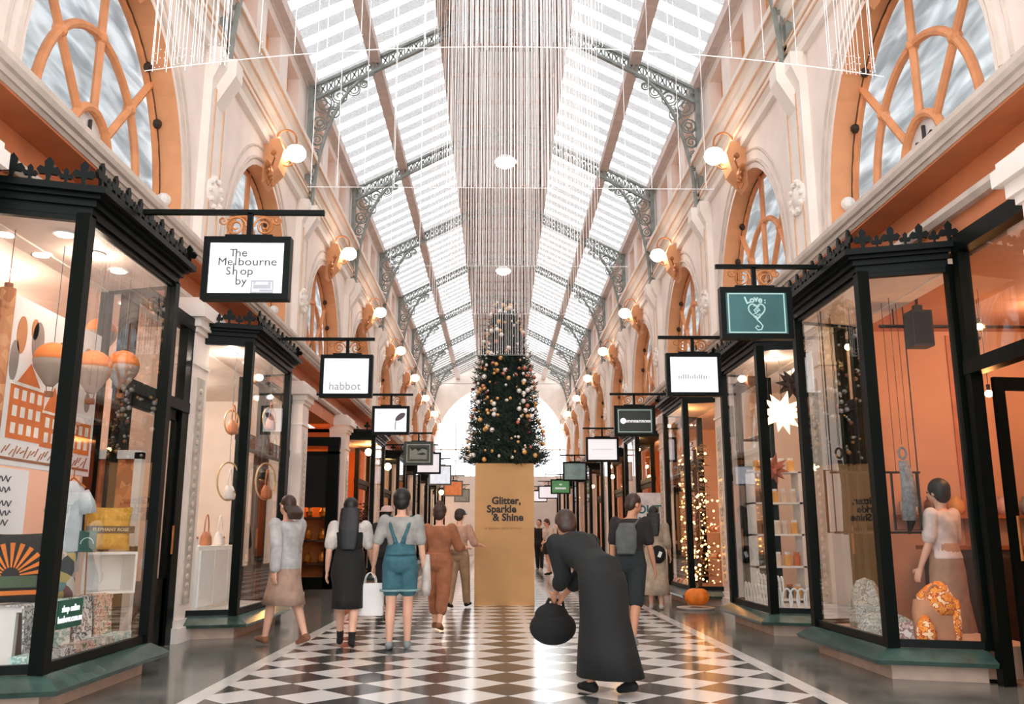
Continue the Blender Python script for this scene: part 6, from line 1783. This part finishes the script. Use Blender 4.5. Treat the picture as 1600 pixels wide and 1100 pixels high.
# woman in beige
q = floor_at(1026, 952)
p8 = Person('person in a long beige dress with long dark hair standing by the shop windows', q, 1.60, -0.3, legs=((.05, .03), (-.04, .04)), arms=((.2, .12, .8), (.1, .12, .5)), vox=.01)
p8.hair(HAIR, long=.36); p8.top(cl('beige_dress', (206, 184, 160)), 1.3, .022, lo=-.02, name='dress_bodice'); p8.skirt(cl('beige_dress', (206, 184, 160)), .22, flare=.3, name='dress_skirt'); p8.shoes(cl('pale_shoe', (214, 204, 196)))
w = p8.W(Vector((.07, -.17, .0)))
t = thing('shoulder_bag', 'round black handbag with a white mark on the hip of the beige dress', 'bag', w)
MB().ball(w, (.13, .06, .14), 16, 10).build('bag', cl('black_bag', (24, 26, 26)), t, smooth=True)
MB().cbox((w.x + .02, w.y - .062, w.z), (.05, .01, .09), 0, 0, .4).build('emblem', white_m, t)
MB().tube([(w.x - .1, w.y + .02, w.z + .1), p8.W(Vector((-.02, -.13, .25))), p8.W(Vector((-.12, -.08, .47))), p8.W(Vector((-.13, .02, .50)))], .008, 5).build('strap', cl('black_bag', (24, 26, 26)), t)
# pram beside her
q = floor_at(1002, 938)
t = thing('pram', 'black pram with a pink orange hood beside the beige dress', 'pram', (q.x, q.y, 0))
b = MB()
for sx in (-.2, .2):
    b.tube([(q.x + sx, q.y - .35, 1.0), (q.x + sx, q.y - .1, .6), (q.x + sx, q.y + .35, .1)], .012, 6).tube([(q.x + sx, q.y + .1, .6), (q.x + sx, q.y - .3, .1)], .012, 6)
b.tube([(q.x - .2, q.y - .35, 1.0), (q.x + .2, q.y - .35, 1.0)], .014, 6).tube([(q.x - .2, q.y - .3, .1), (q.x + .2, q.y - .3, .1)], .01, 6).tube([(q.x - .2, q.y + .35, .1), (q.x + .2, q.y + .35, .1)], .01, 6)
b.build('frame', rod_m, t)
for sx in (-.22, .22):
    for dy in (-.3, .35): MB().tube([(q.x + sx, q.y + dy + .085 * math.cos(2 * PI * i / 16), .105 + .085 * math.sin(2 * PI * i / 16)) for i in range(16)], .018, 6, closed=True).build('wheel', rod_m, t)
MB().loft([[(q.x + .19 * u * math.cos(2 * PI * k / 16), q.y + .05 + .28 * u * math.sin(2 * PI * k / 16), z) for k in range(16)] for z, u in ((.35, .7), (.45, .95), (.66, 1.0), (.68, .9))]).build('basket', cl('black_bag', (24, 26, 26)), t, smooth=True)
MB().loft([[(q.x + .21 * math.cos(PI * k / 12), q.y - .22 + .3 * math.sin(a), .68 + .24 * math.sin(PI * k / 12) * math.cos(a)) for k in range(13)] for a in (0, .3, .6, .9, 1.2)]).build('hood', cl('coral_hood', (222, 140, 116)), t, smooth=True)
# people farther along
q = floor_at(843, 891)
p9 = Person('person all in black standing just beside the tan box far along the walkway', q, 1.66, 2.7, legs=((.03, 0), (-.05, .05)), arms=((.1, .1, .3), (.1, .1, .6)), vox=.012)
p9.hair(HAIRB); p9.top(cl('black_coat', (36, 44, 44)), 1.9, .024, lo=-.03, name='jacket'); p9.trousers(cl('black_skirt', (28, 32, 32)), 1.95, .02); p9.shoes(cl('pale_shoe', (214, 204, 196)))
q = floor_at(857, 899)
p10 = Person('person in a white top and black skirt beside the one all in black', q, 1.6, 2.2, legs=((.1, .05), (-.12, .1)), arms=((.3, .1, .9), (-.1, .1, .4)), head=(.3, 0), vox=.012)
p10.hair(HAIRB, puff=1.05); p10.top(cl('white_blouse', (232, 222, 214)), .8, .022, lo=.0, name='blouse'); p10.skirt(cl('black_skirt', (28, 32, 32)), .6, flare=.1); p10.shoes(cl('black_boot', (30, 30, 30)))
q = floor_at(600, 952)
p11 = Person('person in black with a pale pink sun hat, mostly hidden behind the denim overalls', q, 1.58, -.1, legs=((.1, .05), (-.1, .1)), arms=((.1, .15, .3), (.1, .15, .3)), vox=.012)
p11.hair(HAIR); p11.top(cl('black_coat', (36, 44, 44)), 1.2, .024, lo=-.03, name='top'); p11.trousers(cl('black_skirt', (28, 32, 32)), 1.95, .02); p11.shoes(cl('black_boot', (30, 30, 30)))
hb = MB().lathe((0, -.01, .06), [(.14, -.03), (.10, -.005), (.09, .04), (.05, .07), (.01, .075)], 20); hb.v = [tuple(p11.J['head'] + Vector(v)) for v in hb.v]; p11.finish(hb, 'sun_hat', cl('pink_hat', (226, 190, 184)))
# customer in the dress shop
q = at(1462, 900, 8.5); q.x = 4.15
p12 = Person('person in a pale top and long beige skirt inside the orange dress shop', (q.x, 8.5), 1.64, -2.6 + PI, legs=((.05, .03), (-.05, .05)), arms=((.1, .12, .3), (.1, .12, .4)), vox=.0095, dz=.02)
p12.hair(HAIR, puff=1.15); p12.top(cl('pale_rose_top', (244, 226, 218)), .8, .022, lo=.02, name='blouse'); p12.skirt(cl('beige_skirt', (190, 150, 122)), .12, flare=.35); p12.shoes(cl('tan_shoe', (150, 100, 70)))
